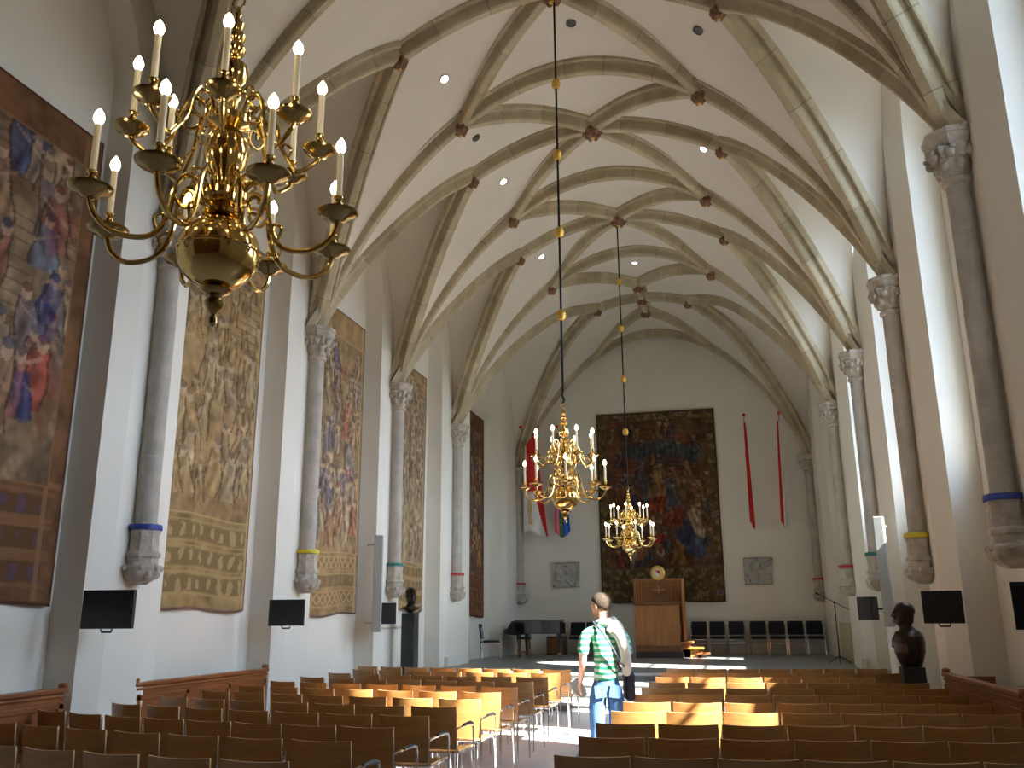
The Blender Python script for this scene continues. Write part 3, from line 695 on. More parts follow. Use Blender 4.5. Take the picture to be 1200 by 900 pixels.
# ---------------------------------------------------------------- flags
def drape(pts_top, x, z0, z1, w_top, w_bot, y, folds, depth, name, mats, pick, parent, seed=0):
    n, k = 40, 30; vs = []; fs = []; mi = []
    for j in range(k + 1):
        v = j / k
        for i in range(n + 1):
            u = i / n; w = w_top + (w_bot - w_top) * (v ** .7)
            px = x(v) + (u - .5) * w; py = y(v) + depth * math.sin(u * folds * 2 * PI + seed + v) * (.4 + .6 * v)
            zz = z1 + (z0 - z1) * v + (0 if v < 1 else 0) + (.10 * math.sin(u * 5 + seed)) * v
            vs.append((px, py, zz))
    m = MB()
    for j in range(k):
        for i in range(n): fs.append((j * (n + 1) + i, j * (n + 1) + i + 1, (j + 1) * (n + 1) + i + 1, (j + 1) * (n + 1) + i)); mi.append(pick((i + .5) / n, (j + .5) / k))
    m.add(vs, fs); m.m = mi
    o = m.build(name, mats, parent, smooth=60); s = o.modifiers.new('thickness', 'SOLIDIFY'); s.thickness = .008
    return o
def pole(t, x, yz0, yz1, x1=None):
    x1 = x if x1 is None else x1
    MB().tube([(x, *yz0), (x1, *yz1)], .016, 8).build('flag_pole', M['pole'], t)
    MB().ball((x1, yz1[0], yz1[1] + .03), .045, 8).build('pole_ball', M['red'], t)
    MB().box((x, YB - .03, yz0[1]), (.09, .06, .16)).build('wall_bracket', M['rodm'], t)
M['pole'] = mat('painted_pole', (.55, .30, .22), .5)
t = thing('wall_flag', 'narrow furled red flag on a wall pole, nearest to the big tapestry', 'flag', (0, 0, 0))
pole(t, .66, (YB - .03, 6.1), (25.75, 7.12), .64)
drape(None, lambda v: .65 + .02 * v, 4.02, 6.95, .05, .13, lambda v: 25.85 + .1 * v, 2.5, .035, 'flag_cloth', [M['red'], M['white']], lambda u, v: 0, t, 1)
t = thing('wall_flag', 'furled red and white flag on the far right of the end wall', 'flag', (0, 0, 0))
pole(t, 1.60, (YB - .03, 6.1), (25.75, 7.12), 1.60)
drape(None, lambda v: 1.58 - .05 * v, 4.02, 6.95, .06, .19, lambda v: 25.85 + .1 * v, 2, .04, 'flag_cloth', [M['red'], M['white']], lambda u, v: 0 if u < .38 else 1, t, 2)
def pk(u, v):
    if u < .12 + .1 * v and v > .1: return 1
    edge = .30 + .25 * v
    if v > .60:
        d = (v - .60) / .40; lim = .95 - .65 * math.sin(min(1, (1 - d) * 1.1) * PI / 2)
        if u < .55 + .4 * d: 
            if .18 < u < .40 and .68 < v < .93 and math.sin(u * 60 + v * 40) > -.45: return 2
            return 1
    return 0 if u > .12 + .1 * v else 1
t = thing('wall_flag', 'red and white flag with a yellow emblem hanging left of the end wall', 'flag', (0, 0, 0))
pole(t, -5.55, (YB - .03, 6.45), (25.75, 7.14), -5.93)
drape(None, lambda v: -5.66 + .13 * v, 3.96, 6.98, .22, .74, lambda v: 25.8 + .12 * v, 1.5, .05, 'flag_cloth', [M['red'], M['white'], M['fyel']], pk, t, .5)
t = thing('wall_flag', 'striped pink, green, yellow and blue flag seen behind the middle chandelier', 'flag', (0, 0, 0))
pole(t, -4.5, (YB - .03, 6.45), (25.75, 7.1), -4.8)
drape(None, lambda v: -4.76 + .03 * v, 3.93, 6.95, .15, .46, lambda v: 25.8 + .12 * v, 2, .045, 'flag_cloth', [M['fpink'], M['fgreen'], M['fyel'], M['fblue']], lambda u, v: 0 if u < .28 else 1 if u < .46 else 2 if u < .52 else 1 if u < .6 else 3, t, 2.2)

# ---------------------------------------------------------------- pulpit
t = thing('wooden_pulpit', 'honey oak pulpit with slatted backboard, book desk and round emblem on the stage', 'pulpit', (-1.95, 24.2, .56))
bev(MB().box((.03, .35, .07), (1.2, 1.15, .14)).build('plinth', M['trimdark'], t, smooth=0))
bev(MB().box((0, .32, .22), (1.14, 1.1, .16)).build('base', M['oakdark'], t, smooth=0))
m = MB(); m.box((-.02, -.16, .80), (1.06, .05, 1.0)); bev(m.build('front_panel', M['oak'], t, smooth=0), .004)
for x, nm in ((-.56, 0), (.53, 1)): bev(MB().box((x, .12, .82), (.05, .6, 1.06)).build('side_panel', M['oak'], t, smooth=0), .004)
bev(MB().box((-.01, -.14, 1.36), (1.2, .16, .07)).build('front_rail', M['oakdark'], t, smooth=0))
m = MB(); m.box((0, .80, 1.0), (1.3, .03, 1.96))
for k in range(15): m.box((-.56 + k * .08, .77, 1.15), (.03, .03, 1.6))
m.box((0, .79, 1.98), (1.36, .10, .08))
m.box((-.64, .74, 1.0), (.06, .16, 2.0)); bev(m.build('backboard', M['oak'], t, smooth=0), .004)
m = MB(); m.box((.66, .60, 1.0), (.05, .50, 2.0)); m.box((.66, .34, 1.0), (.07, .05, 2.0)); bev(m.build('side_wing', M['oak'], t, smooth=0), .004)
m = MB(); m.box((.0, .74, 1.66), (.028, .02, .34)); m.box((.0, .74, 1.72), (.30, .02, .028)); m.build('cross', M['plyedge'], t, smooth=0)
d = MB().box((-.02, -.02, 1.50), (.62, .035, .26), rot=Matrix.Rotation(math.radians(-38), 3, 'X')).build('book_desk', M['oakdark'], t, smooth=0)
MB().tube([(-.02, -.04, 1.38), (-.02, -.02, 1.50)], .03, 8).build('desk_stem', M['oakdark'], t)
for k, (x, w_, z) in enumerate(((.66, .45, .40), (.86, .55, .26), (1.12, .32, .13))):
    bev(MB().box((x, .10, z - .03), (w_, .6, .045)).box((x - .03, .12, (z - .05) / 2), (w_ - .1, .5, z - .05)).build('step', M['oakdark'] if k == 2 else M['oak'], t, smooth=0), .004)
m = MB()
disc = Matrix.Translation((.0, .66, 2.16)) @ Matrix.Rotation(PI / 2, 4, 'X')
m.lathe([(.001, .03), (.10, .028), (.185, .012), (.20, 0), (.185, -.012), (.001, -.02)], 40); m.xf(disc); e = m.build('emblem_disc', M['sungold'] if 'sungold' in M else M['gilt'], t)
m = MB()
for k in range(24):
    q = 2 * PI * k / 24; r1 = .185 if k % 2 else .165
    m.prism([(math.cos(q - .06) * .09, math.sin(q - .06) * .09), (math.cos(q) * r1, math.sin(q) * r1), (math.cos(q + .06) * .09, math.sin(q + .06) * .09)], 'Z', .02, .036)
m.xf(disc); m.build('sun_ray', M['white'], e)
sh = [(-.07, .07), (.07, .07), (.07, -.02), (.035, -.07), (0, -.09), (-.035, -.07), (-.07, -.02)]
m = MB().prism(sh, 'Z', .03, .046); m.xf(disc); m.build('shield', M['white'], e)
m = MB().prism([(-.065, .065), (.065, .065), (.065, -.05)], 'Z', .044, .052); m.xf(disc); m.build('shield_half', M['red'], e)

# ---------------------------------------------------------------- grand piano and stool
t = thing('grand_piano', 'closed black grand piano at the left of the stage', 'piano', (-6.02, 24.0, .56))
out = [(0, 0), (.30, 0)]
# plan outline: keyboard at x=0, straight side toward the audience (y=0)
outl = [(.28, -.02), (1.50, -.02), (1.58, .05), (1.60, .30), (1.52, .55), (1.30, .72), (1.05, .85), (.85, 1.05), (.62, 1.22), (.28, 1.28)]
m = MB().prism(outl, 'Z', .60, .93); bev(m.build('case', M['piano'], t, smooth=30), .008)
m = MB().prism([(a - .01 if a < .5 else a + .012, b_ + (-.012 if b_ < .3 else .012)) for a, b_ in outl], 'Z', .935, .965); bev(m.build('lid', M['piano'], t, smooth=30), .006)
m = MB().prism([(-.02, .60), (.30, .56), (.30, .93), (.20, .93), (.08, .74), (-.02, .72)], 'Y', -.02, 1.28)
bev(m.build('keyboard_case', M['piano'], t, smooth=30), .006)
MB().box((.09, .63, .735), (.14, 1.1, .02)).build('keyboard', M['ivory'], t, smooth=0)
for x, y in ((.36, .14), (.36, 1.10), (1.42, .35)):
    lg = bev(MB().lathe([(.075, .60), (.07, .5), (.045, .2), (.04, .1)], 4, (x, y, 0), ph=PI / 4).build('leg', M['piano'], t, smooth=20), .005)
    MB().box((x, y, .085), (.09, .09, .05)).tube([(x - .03, y, .035), (x + .03, y, .035)], .035, 12).build('caster', M['brass'], lg)
m = MB()
for s in (-.07, .07): m.tube([(.55, .63 + s, .60), (.50, .63 + s, .12)], .014, 6)
m.box((.50, .63, .12), (.10, .26, .05)); m.build('pedal_lyre', M['piano'], t)
t = thing('piano_stool', 'small dark wooden stool standing under the piano front', 'stool', (-5.42, 23.72, .56))
bev(MB().box((0, 0, .50), (.34, .30, .06)).build('seat', M['fabric'], t, smooth=0), .015, 3)
for x in (-1, 1):
    for y in (-1, 1): MB().tube([(x * .12, y * .11, .47), (x * .155, y * .13, .0)], [.022, .016], 8).build('leg', M['oakdark'], t)
m = MB()
for x in (-1, 1): m.box((x * .14, 0, .15), (.02, .26, .03))
m.box((0, 0, .15), (.26, .02, .03)); m.build('stretcher', M['oakdark'], t, smooth=0)
M['cabdark'] = wood('black_brown_wood', (.03, .014, .007), (.05, .024, .012), .4, 'X', 3, .2)
t = thing('low_cabinet', 'low dark cabinet beside the wall behind the piano tail', 'cabinet', (-4.95, 25.85, .56))
bev(MB().box((0, 0, .25), (.52, .42, .50)).build('body', M['cabdark'], t, smooth=0)); bev(MB().box((0, -.215, .25), (.46, .015, .42)).build('door', M['oakdark'], t, smooth=0), .004)

# ---------------------------------------------------------------- upholstered stage chairs
def stage_chair():
    t = thing('upholstered_chair', 'x', 'chair', (0, 0, 0), 0, 'black padded chairs on the stage')
    bev(MB().box((0, .0, .455), (.41, .42, .07)).build('seat', M['fabric'], t, smooth=0), .03, 3)
    bev(MB().box((0, .235, .70), (.41, .05, .36), rot=Matrix.Rotation(math.radians(-8), 3, 'X')).build('backrest', M['fabric'], t, smooth=0), .02, 3)
    for s in (-1, 1):
        m = MB().tube([(s * .218, .25, .80), (s * .218, .215, .45), (s * .218, .235, .012)], .012, 6); m.build('leg', M['chrome'], t)
        m = MB().tube([(s * .218, .215, .43), (s * .218, -.19, .43), (s * .218, -.21, .41), (s * .218, -.23, .012)], .012, 6); m.build('leg', M['chrome'], t)
    MB().tube([(-.218, -.2, .41), (.218, -.2, .41)], .01, 6).tube([(-.218, .222, .3), (.218, .222, .3)], .01, 6).build('cross_bar', M['chrome'], t)
    return t
sc0 = stage_chair(); XS = [-.98, -.49, .02, .60, 1.09, 1.58, 2.07]
LAB = ['black padded chair immediately right of the pulpit steps', 'second black padded chair right of the pulpit', 'third black padded chair right of the pulpit, just before the gap in the row', 'middle black padded chair of the seven, right of the gap in the row', 'black padded chair, third from the right corner of the stage', 'black padded chair, second from the right corner of the stage', 'black padded chair in the right corner of the stage']
for i, x in enumerate(XS):
    o = sc0 if i == 0 else copy_tree(sc0); o.location = (x, 25.88, .56); o.rotation_euler.z = (-.01, .0, -.02, .0, -.01, .01, -.0)[i]; o['label'] = LAB[i]
for x, lab in ((-4.38, 'black padded chair beside the cabinet at the piano tail'), (-3.92, 'black padded chair left of the pulpit, nearest to the standing man')):
    o = copy_tree(sc0); o.location = (x, 25.9, .56); o.rotation_euler.z = .03; o['label'] = lab
o = copy_tree(sc0); o.location = (-5.86, 21.95, .56); o.rotation_euler.z = math.radians(112); o['label'] = 'black chair with chrome legs turned sideways in front of the piano'

# ---------------------------------------------------------------- microphone stand
t = thing('microphone_stand', 'black boom microphone stand at the right of the stage', 'microphone stand', (2.16, 21.3, .56))
MB().tube([(0, 0, .10), (0, 0, 1.27)], [.014, .010], 8).build('pole', M['rodm'], t)
for q in (.4, 2.5, 4.6): MB().tube([(0, 0, .16), (.27 * math.cos(q), .27 * math.sin(q), .012)], .009, 6).build('leg', M['rodm'], t)
MB().tube([(.30, 0, 1.13), (-.30, -.02, 1.46)], .008, 6).build('boom', M['rodm'], t)
MB().ball((0, 0, 1.29), .026, 6).build('clamp', M['rodm'], t)
MB().tube([(-.29, -.02, 1.455), (-.35, -.02, 1.49)], [.014, .022], 8).ball((-.365, -.02, 1.498), .026, 6).build('microphone', M['blackpl'], t)

# ---------------------------------------------------------------- monitors, loudspeakers
def monitor(x, y, z, w, h, rz, side, label):
    t = thing('flat_monitor', label, 'monitor', (x, y, z), rz, 'black monitors on the piers')
    bev(MB().box((0, 0, 0), (w, .05, h)).build('housing', M['bezel'], t, smooth=0), .006)
    MB().box((0, -.027, 0), (w - .035, .004, h - .035)).build('screen', M['screen'], t, smooth=0)
    MB().tube([(-.06, 0, -h / 2 - .005), (-.05, 0, -h / 2 - .03), (.05, 0, -h / 2 - .03), (.06, 0, -h / 2 - .005)], .01, 6).build('handle', M['bezel'], t)
    R_ = Matrix.Rotation(-rz, 3, 'Z'); wallx = WL if side < 0 else WR
    e = R_ @ Vector((wallx - x, .12, 0)); MB().tube([(0, .02, 0), (0, .09, 0), tuple(e)], .018, 8).build('wall_arm', M['bezel'], t)
monitor(-5.89, 7.72, 1.69, .545, .365, .06, -1, 'black monitor on the nearest left pier below the blue banded shaft')
monitor(-5.87, 11.33, 1.67, .50, .345, .06, -1, 'black monitor on the left pier below the yellow banded shaft')
monitor(2.29, 11.2, 1.66, .42, .36, -.35, 1, 'blank dark monitor on the right wall beside the dark bust')
monitor(2.30, 7.75, 1.64, .42, .36, -.35, 1, 'black monitor cut off by the right frame edge')
def speaker(x, y, z, rz, wallx, label):
    t = thing('wall_loudspeaker', label, 'loudspeaker', (x, y, z), rz, 'black wall loudspeakers')
    bev(MB().prism([(-.13, -.13), (.13, -.13), (.09, .12), (-.09, .12)], 'Z', -.18, .18).build('cabinet', M['spk'], t, smooth=0), .01)
    MB().box((0, -.134, 0), (.22, .01, .32)).build('grille', M['bezel'], t, smooth=0)
    e = Matrix.Rotation(-rz, 3, 'Z') @ Vector((wallx - x, .1, -.02)); MB().tube([(0, .1, 0), (0, .16, 0), tuple(e)], .018, 8).build('wall_bracket', M['rodm'], t)
speaker(-5.90, 15.15, 1.67, .45, WL, 'black loudspeaker on the left pier beside the bust pedestal')
speaker(2.10, 15.6, 1.68, -.7, WR, 'black loudspeaker on the right pier near the dark bust')
def column(x, y, z0, z1, rz, wallx, label):
    t = thing('column_loudspeaker', label, 'loudspeaker', (x, y, 0), rz, 'tall grey column loudspeakers')
    bev(MB().box((0, 0, (z0 + z1) / 2), (.15, .10, z1 - z0)).build('cabinet', M['greymetal'], t, smooth=0), .012)
    for zz in (z0 + .15, z1 - .15):
        e = Matrix.Rotation(-rz, 3, 'Z') @ Vector((wallx - x, .05, 0)); MB().tube([(0, .04, zz), (e.x, e.y, zz)], .014, 6).build('wall_bracket', M['greymetal'], t)
column(-5.99, 14.85, 1.36, 3.0, .25, WL - .07, 'tall grey column loudspeaker on the left wall beside the teal banded shaft')
column(2.31, 15.1, 1.40, 3.08, -.35, WR, 'tall grey column loudspeaker on the right wall above the dark bust')
m = MB().tube([(WL + .02, 15.0, 1.42), (WL + .02, 16.45, 1.42)], .018, 8); tag(m.build('wall_pipe', M['beige']), 'thin cream pipe running along the left wall below the column loudspeaker', 'pipe')
t = thing('radiator_cover', 'cream radiator cover against the right wall behind the microphone stand', 'radiator cover', (2.72, 22.9, .56))
m = MB().box((.0, 0, .42), (.45, 2.2, .84)); bev(m.build('body', M['beige'], t, smooth=0), .01)
m = MB()
for k in range(9): m.box((-.23, -.9 + k * .225, .42), (.02, .02, .7))
m.build('slat', M['beige'], t, smooth=0)

# ---------------------------------------------------------------- wooden wall pews
def pew(x0, x1, y0, y1, h, s, label, end=True):
    t = thing('wooden_pew', label, 'pew', (0, 0, 0))
    xm = (x0 + x1) / 2; xf = x1 if s < 0 else x0
    m = MB().box((xf, (y0 + y1) / 2, h / 2), (.04, y1 - y0, h)); n = int((y1 - y0) / .75)
    for k in range(n + 1): m.box((xf - s * .025, y0 + .04 + (y1 - y0 - .08) * k / n, h * .48), (.02, .06, h * .86))
    m.box((xf - s * .025, (y0 + y1) / 2, h - .12), (.02, y1 - y0, .05)); bev(m.build('long_panel', M['pew'], t, smooth=0), .004)
    for y in (y0, y1): bev(MB().box((xm, y, h / 2), (abs(x1 - x0), .04, h)).build('end_panel', M['pew'], t, smooth=0), .004)
    m = MB().box((xf, (y0 + y1) / 2, h + .02), (.10, y1 - y0 + .06, .045)).box((xf, (y0 + y1) / 2, h - .03), (.07, y1 - y0 + .03, .03)); bev(m.build('top_rail', M['pew'], t, smooth=0), .01)
    for y in (y0, y1): MB().lathe([(.03, h + .03), (.045, h + .05), (.045, h + .075), (.02, h + .09)], 12, (xf, y, 0)).build('end_knob', M['pew'], t)
    MB().box((xm, (y0 + y1) / 2, .44), (abs(x1 - x0) - .05, y1 - y0 - .05, .04)).build('bench_seat', M['pew'], t, smooth=0)
pew(-6.46, -6.22, 4.3, 7.62, .93, -1, 'red-brown wooden pew in the near left wall niche below the darkest tapestry')
pew(-6.46, -6.19, 8.66, 11.42, .91, -1, 'red-brown wooden pew in the left wall niche below the pale gold tapestry')
pew(2.30, 2.80, 8.6, 11.5, .90, 1, 'dark wooden pew in the right wall niche beside the monitor')

# ---------------------------------------------------------------- busts
def bust(x, y, z, rz, label, scale=1.0, shoulders=True):
    t = thing('bronze_bust', label, 'bust', (x, y, z), rz)
    m = MB()
    m.lathe([(.06, 0), (.055, .03), (.05, .10)], 20)
    prof_ = [(.06, .05), (.063, .10)]
    # torso: loft of ellipses
    HD = [(.52, .075, .085, .03), (.55, .088, .115, .035), (.61, .098, .13, .035), (.68, .10, .133, .03), (.74, .088, .118, .02), (.785, .055, .075, .01), (.80, .01, .01, .01)]
    secs = [(.0, .13, .12, 0), (.06, .16, .15, 0), (.18, .21, .19, 0), (.30, .235, .195, -.005), (.38, .225, .18, -.01), (.44, .16, .14, -.01), (.475, .10, .10, .0), (.50, .080, .085, .015)] + HD
    if not shoulders: secs = [(0, .05, .05, 0), (.03, .07, .07, 0), (.07, .17, .09, 0), (.10, .20, .09, 0), (.115, .10, .08, 0), (.15, .07, .07, .01)] + [(z_ - .35, a, b, c) for z_, a, b, c in HD]
    n = 24; vs = []
    for z_, a, b, c in secs:
        for k in range(n):
            q = 2 * PI * k / n; vs.append((a * math.cos(q), c - 0 + b * math.sin(q), z_))
    m2 = MB(); N = len(secs); m2.add(vs, [(i * n + k, i * n + (k + 1) % n, (i + 1) * n + (k + 1) % n, (i + 1) * n + k) for i in range(N - 1) for k in range(n)] + [tuple(range(n))[::-1], tuple((N - 1) * n + k for k in range(n))])
    hz = -.35 if not shoulders else 0
    # face: nose, brow, chin, mouth, cheeks, ears (looking toward +y)
    m2.prism([(.15, .69 + hz), (.195, .635 + hz), (.15, .622 + hz), (.12, .65 + hz)], 'X', -.014, .014); m2.ball((0, .150, .685 + hz), .055, 6, sc=(1.2, .45, .3)); m2.ball((0, .145, .57 + hz), .034, 6, sc=(1, .8, .7)); m2.ball((0, .158, .605 + hz), .024, 6, sc=(1.2, .5, .5))
    for s in (-1, 1): m2.ball((s * .10, .03, .645 + hz), .026, 6, sc=(.4, .8, 1.3)); m2.ball((s * .05, .14, .62 + hz), .028, 6, sc=(1, .5, 1))
    if shoulders:
        for s in (-1, 1): m2.ball((s * .175, -.02, .26), .07, 8, sc=(1, 1.2, 2.2))
        m2.tube([(-.10, .13, .44), (-.03, .19, .34), (0, .20, .24)], .018, 6).tube([(.10, .13, .44), (.03, .19, .34), (0, .20, .24)], .018, 6)
    o = m2.build('figure', M['bronze'], t, smooth=60); rm = o.modifiers.new('merge', 'REMESH'); rm.mode = 'VOXEL'; rm.voxel_size = .009; rm.use_smooth_shade = True
    h = MB(); h.ball((0, .01, .715 + hz), .108, 10, jit=.05, sc=(.96, 1.2, .95)); ho = h.build('hair', M['bronze'], t, smooth=80)
    t.scale = (scale,) * 3
    return t
t = thing('bust_pedestal', 'slim black stone pedestal carrying the bust at the left pier', 'pedestal', (-5.80, 16.0, 0))
bev(MB().box((0, 0, .84), (.25, .25, 1.68)).build('pillar', M['pedstone'], t, smooth=0), .006)
bust(-5.80, 16.0, 1.682, -2.5, 'dark bust of a head on the slim black pedestal at the left', .98, False)
t = thing('bust_pedestal', 'broad dark stone pedestal carrying the bust at the right wall', 'pedestal', (2.20, 13.02, 0))
bev(MB().box((0, 0, .46), (.27, .32, .92)).build('pillar', M['pedstone'], t, smooth=0), .006)
bev(MB().box((0, 0, .03), (.31, .34, .06)).build('foot', M['pedstone'], t, smooth=0), .006)
bust(2.20, 13.02, .922, 1.35, 'dark bronze head and shoulders bust in profile at the right wall', 1.0)

# ---------------------------------------------------------------- ceiling spotlights
for i, (x, y, on, lab) in enumerate(((-3.72, 11.25, 1, 'lit round ceiling spotlight nearest on the left side of the vault'), (-3.68, 14.73, 1, 'lit round ceiling spotlight, second along the left side of the vault'), (-3.72, 18.42, 1, 'lit round ceiling spotlight, third along the left side of the vault'), (.03, 14.42, 1, 'lit round ceiling spotlight nearest on the right side of the vault'), (.04, 18.05, 1, 'lit round ceiling spotlight, second along the right side of the vault'), (-1.81, 20.61, 1, 'lit round spotlight on the ridge of the last vault bay'), (-3.72, 23.57, 1, 'lit round ceiling spotlight in the last bay near the end wall'), (-1.75, 11.20, 0, 'dark unlit round opening beside the ridge, near the middle chandelier rod'), (.06, 11.01, 0, 'dark unlit round opening on the right side of the vault'), (-3.71, 12.98, 0, 'dark unlit round opening on the left side of the vault'))):
    z = vault(x, y); e = .05; nx_ = -(vault(x + e, y) - vault(x - e, y)) / (2 * e); ny_ = -(vault(x, y + e) - vault(x, y - e)) / (2 * e); nn = Vector((-nx_, -ny_, -1)).normalized() * 1
    nn = Vector((nx_, ny_, 1)).normalized() * -1
    t = thing('ceiling_spotlight', lab, 'spotlight', (x, y, z)); t.rotation_euler = nn.to_track_quat('Z', 'Y').to_euler()
    MB().lathe([(.075, -.02), (.075, .03), (.062, .03), (.062, .015), (.001, .015)], 20).build('housing', M['spotoff'] if not on else M['white'], t)
    MB().lathe([(.001, .018), (.055, .018), (.055, .024), (.001, .027)], 20).build('lens', M['spot'] if on else M['spotoff'], t)

# ---------------------------------------------------------------- standing man
def skin_mesh(name, verts, edges, radii, m, parent, root=0, sub=2, flat=None):
    me = bpy.data.meshes.new(name); me.from_pydata(verts, edges, []); me.materials.append(m)
    o = bpy.data.objects.new(name, me); COL.objects.link(o)
    bm = bmesh.new(); bm.from_mesh(me); ly = bm.verts.layers.skin.verify(); bm.verts.ensure_lookup_table()
    for v, r in zip(bm.verts, radii): v[ly].radius = r if isinstance(r, tuple) else (r, r); v[ly].use_root = (v.index == root)
    bm.to_mesh(me); bm.free()
    s = o.modifiers.new('skin', 'SKIN'); s.use_smooth_shade = True; s.branch_smoothing = .6
    u = o.modifiers.new('sub', 'SUBSURF'); u.levels = sub; u.render_levels = sub
    o.parent = parent
    return o
class Sk:
    def __init__(s): s.v = []; s.e = []; s.r = []
    def p(s, co, r, par=None):
        s.v.append((co[0] * WX, co[1], co[2])); s.r.append(r)
        if par is not None: s.e.append((par, len(s.v) - 1))
        return len(s.v) - 1
    def chain(s, par, L):
        for co, r in L: par = s.p(co, r, par)
        return par
def stripe_mat():
    m, nt, b = new_mat('green_white_stripes')
    tc = nt.nodes.new('ShaderNodeTexCoord'); sp = nt.nodes.new('ShaderNodeSeparateXYZ'); nt.links.new(tc.outputs['Object'], sp.inputs[0])
    n = nt.nodes.new('ShaderNodeTexNoise'); n.inputs['Scale'].default_value = 5; nt.links.new(tc.outputs['Object'], n.inputs['Vector'])
    ml = nt.nodes.new('ShaderNodeMath'); ml.operation = 'MULTIPLY_ADD'; ml.inputs[1].default_value = .05; nt.links.new(n.outputs['Fac'], ml.inputs[0]); nt.links.new(sp.outputs['Z'], ml.inputs[2])
    dv = nt.nodes.new('ShaderNodeMath'); dv.operation = 'DIVIDE'; dv.inputs[1].default_value = .055; nt.links.new(ml.outputs[0], dv.inputs[0])
    fr = nt.nodes.new('ShaderNodeMath'); fr.operation = 'FRACT'; nt.links.new(dv.outputs[0], fr.inputs[0])
    cr = nt.nodes.new('ShaderNodeValToRGB'); cr.color_ramp.interpolation = 'CONSTANT'; e = cr.color_ramp.elements
    e[0].position = 0; e[0].color = (.03, .36, .18, 1); e[1].position = .5; e[1].color = (.50, .66, .57, 1)
    nt.links.new(fr.outputs[0], cr.inputs['Fac']); nt.links.new(cr.outputs['Color'], b.inputs['Base Color']); b.inputs['Roughness'].default_value = .9
    return m
WX = .92
man = thing('person', 'standing man seen from behind in a green and white striped shirt and blue jeans', 'person', (-1.31, 9.45, 0), math.radians(14))
# the figure faces +y (away from the camera); -x is his left
B = Sk()
pel = B.p((0, 0, .93), .105)
sp1 = B.p((0, .0, 1.10), .10, pel); sp2 = B.p((-.01, -.01, 1.28), .118, sp1); chs = B.p((-.01, -.02, 1.42), .118, sp2); nk = B.p((-.015, .0, 1.52), .062, chs)
nk2 = B.p((-.02, .015, 1.58), .06, nk); hd = B.chain(nk2, [((-.025, .025, 1.64), .078), ((-.03, .03, 1.70), .094), ((-.03, .025, 1.745), .088), ((-.03, .02, 1.79), .05)])
for s in (-1, 1):
    B.chain(pel, [((s * .10, 0, .86), .105), ((s * .105, .01, .66), .085), ((s * .11, .015, .48), .062), ((s * .11, -.01, .32), .058), ((s * .11, -.01, .12), .042), ((s * .11, 0, .07), .042), ((s * .125, .10, .035), .034), ((s * .13, .16, .028), .026)])
def hand(p, par, dirv, side, up_):
    d = Vector(dirv).normalized(); u = Vector(up_).normalized(); sd = d.cross(u).normalized() * side; P = Vector(p)
    palm = B.p(P + d * .045, (.030, .030), par); knu = B.p(P + d * .075, (.032, .022), palm)
    for k, (o_, L) in enumerate(((-.028, .062), (-.010, .072), (.010, .068), (.027, .054))):
        b_ = P + d * .088 + sd * o_
        B.chain(knu, [(b_, .0095), (b_ + d * L * .5 - u * .006, .009), (b_ + d * L * .85 - u * .02, .008), (b_ + d * L - u * .032, .007)])
    B.chain(palm, [(P + d * .05 - sd * .035, .012), (P + d * .085 - sd * .055 - u * .01, .010), (P + d * .11 - sd * .06 - u * .02, .008)])
# left arm hangs slightly forward and out, right arm bent in front
la = B.chain(chs, [((-.17, -.02, 1.44), .062), ((-.225, -.03, 1.40), .056), ((-.245, -.03, 1.25), .046), ((-.25, -.01, 1.14), .042), ((-.265, .07, 1.02), .035), ((-.275, .12, .94), .026)])
hand((-.275, .12, .94), la, (-.05, .45, -.9), 1, (-1, 0, 0))
ra = B.chain(chs, [((.15, -.02, 1.44), .062), ((.205, -.02, 1.39), .056), ((.235, .0, 1.24), .046), ((.24, .03, 1.13), .042), ((.20, .16, 1.12), .034), ((.13, .25, 1.15), .026)])
hand((.13, .25, 1.15), ra, (-.6, .5, .2), -1, (0, .3, 1))
body = skin_mesh('body', B.v, B.e, B.r, M['skin'], man, 0, 2)
# face and ears on the turned head
h = Matrix.Translation((-.03, .025, 1.69)) @ Matrix.Rotation(math.radians(50), 4, 'Z')
m = MB().ball((0, .01, 0), .086, 12, sc=(.95, 1, 1.15))
m.ball((0, .10, -.005), .017, 6, sc=(.8, 1.3, 1.5)); m.ball((0, .088, .03), .045, 6, sc=(1.2, .4, .3)); m.ball((0, .082, -.055), .026, 6, sc=(1.2, .6, .4)); m.ball((0, .07, -.085), .03, 6, sc=(1, .9, .7))
for s in (-1, 1): m.ball((s * .088, .0, .0), .024, 6, sc=(.4, .8, 1.3)); m.ball((s * .035, .088, .018), .014, 6, sc=(1, .6, .6))
m.xf(h); fc = m.build('face', M['skin'], man, smooth=80)
rm = fc.modifiers.new('merge', 'REMESH'); rm.mode = 'VOXEL'; rm.voxel_size = .006; rm.use_smooth_shade = True
m = MB(); m.ball((0, -.012, .035), .104, 16, jit=.025, sc=(.92, 1.10, 1.02))
m.v = [(x, y, z) if not (y > .03 and z < .055) else (x * .8, min(y, .045), z) for x, y, z in m.v]
m.v = [(x * (1 if z > -.03 else .86), y * (1 if z > -.03 else .9), z) for x, y, z in m.v]
m.xf(h); m.build('hair', M['hair'], man, smooth=80)
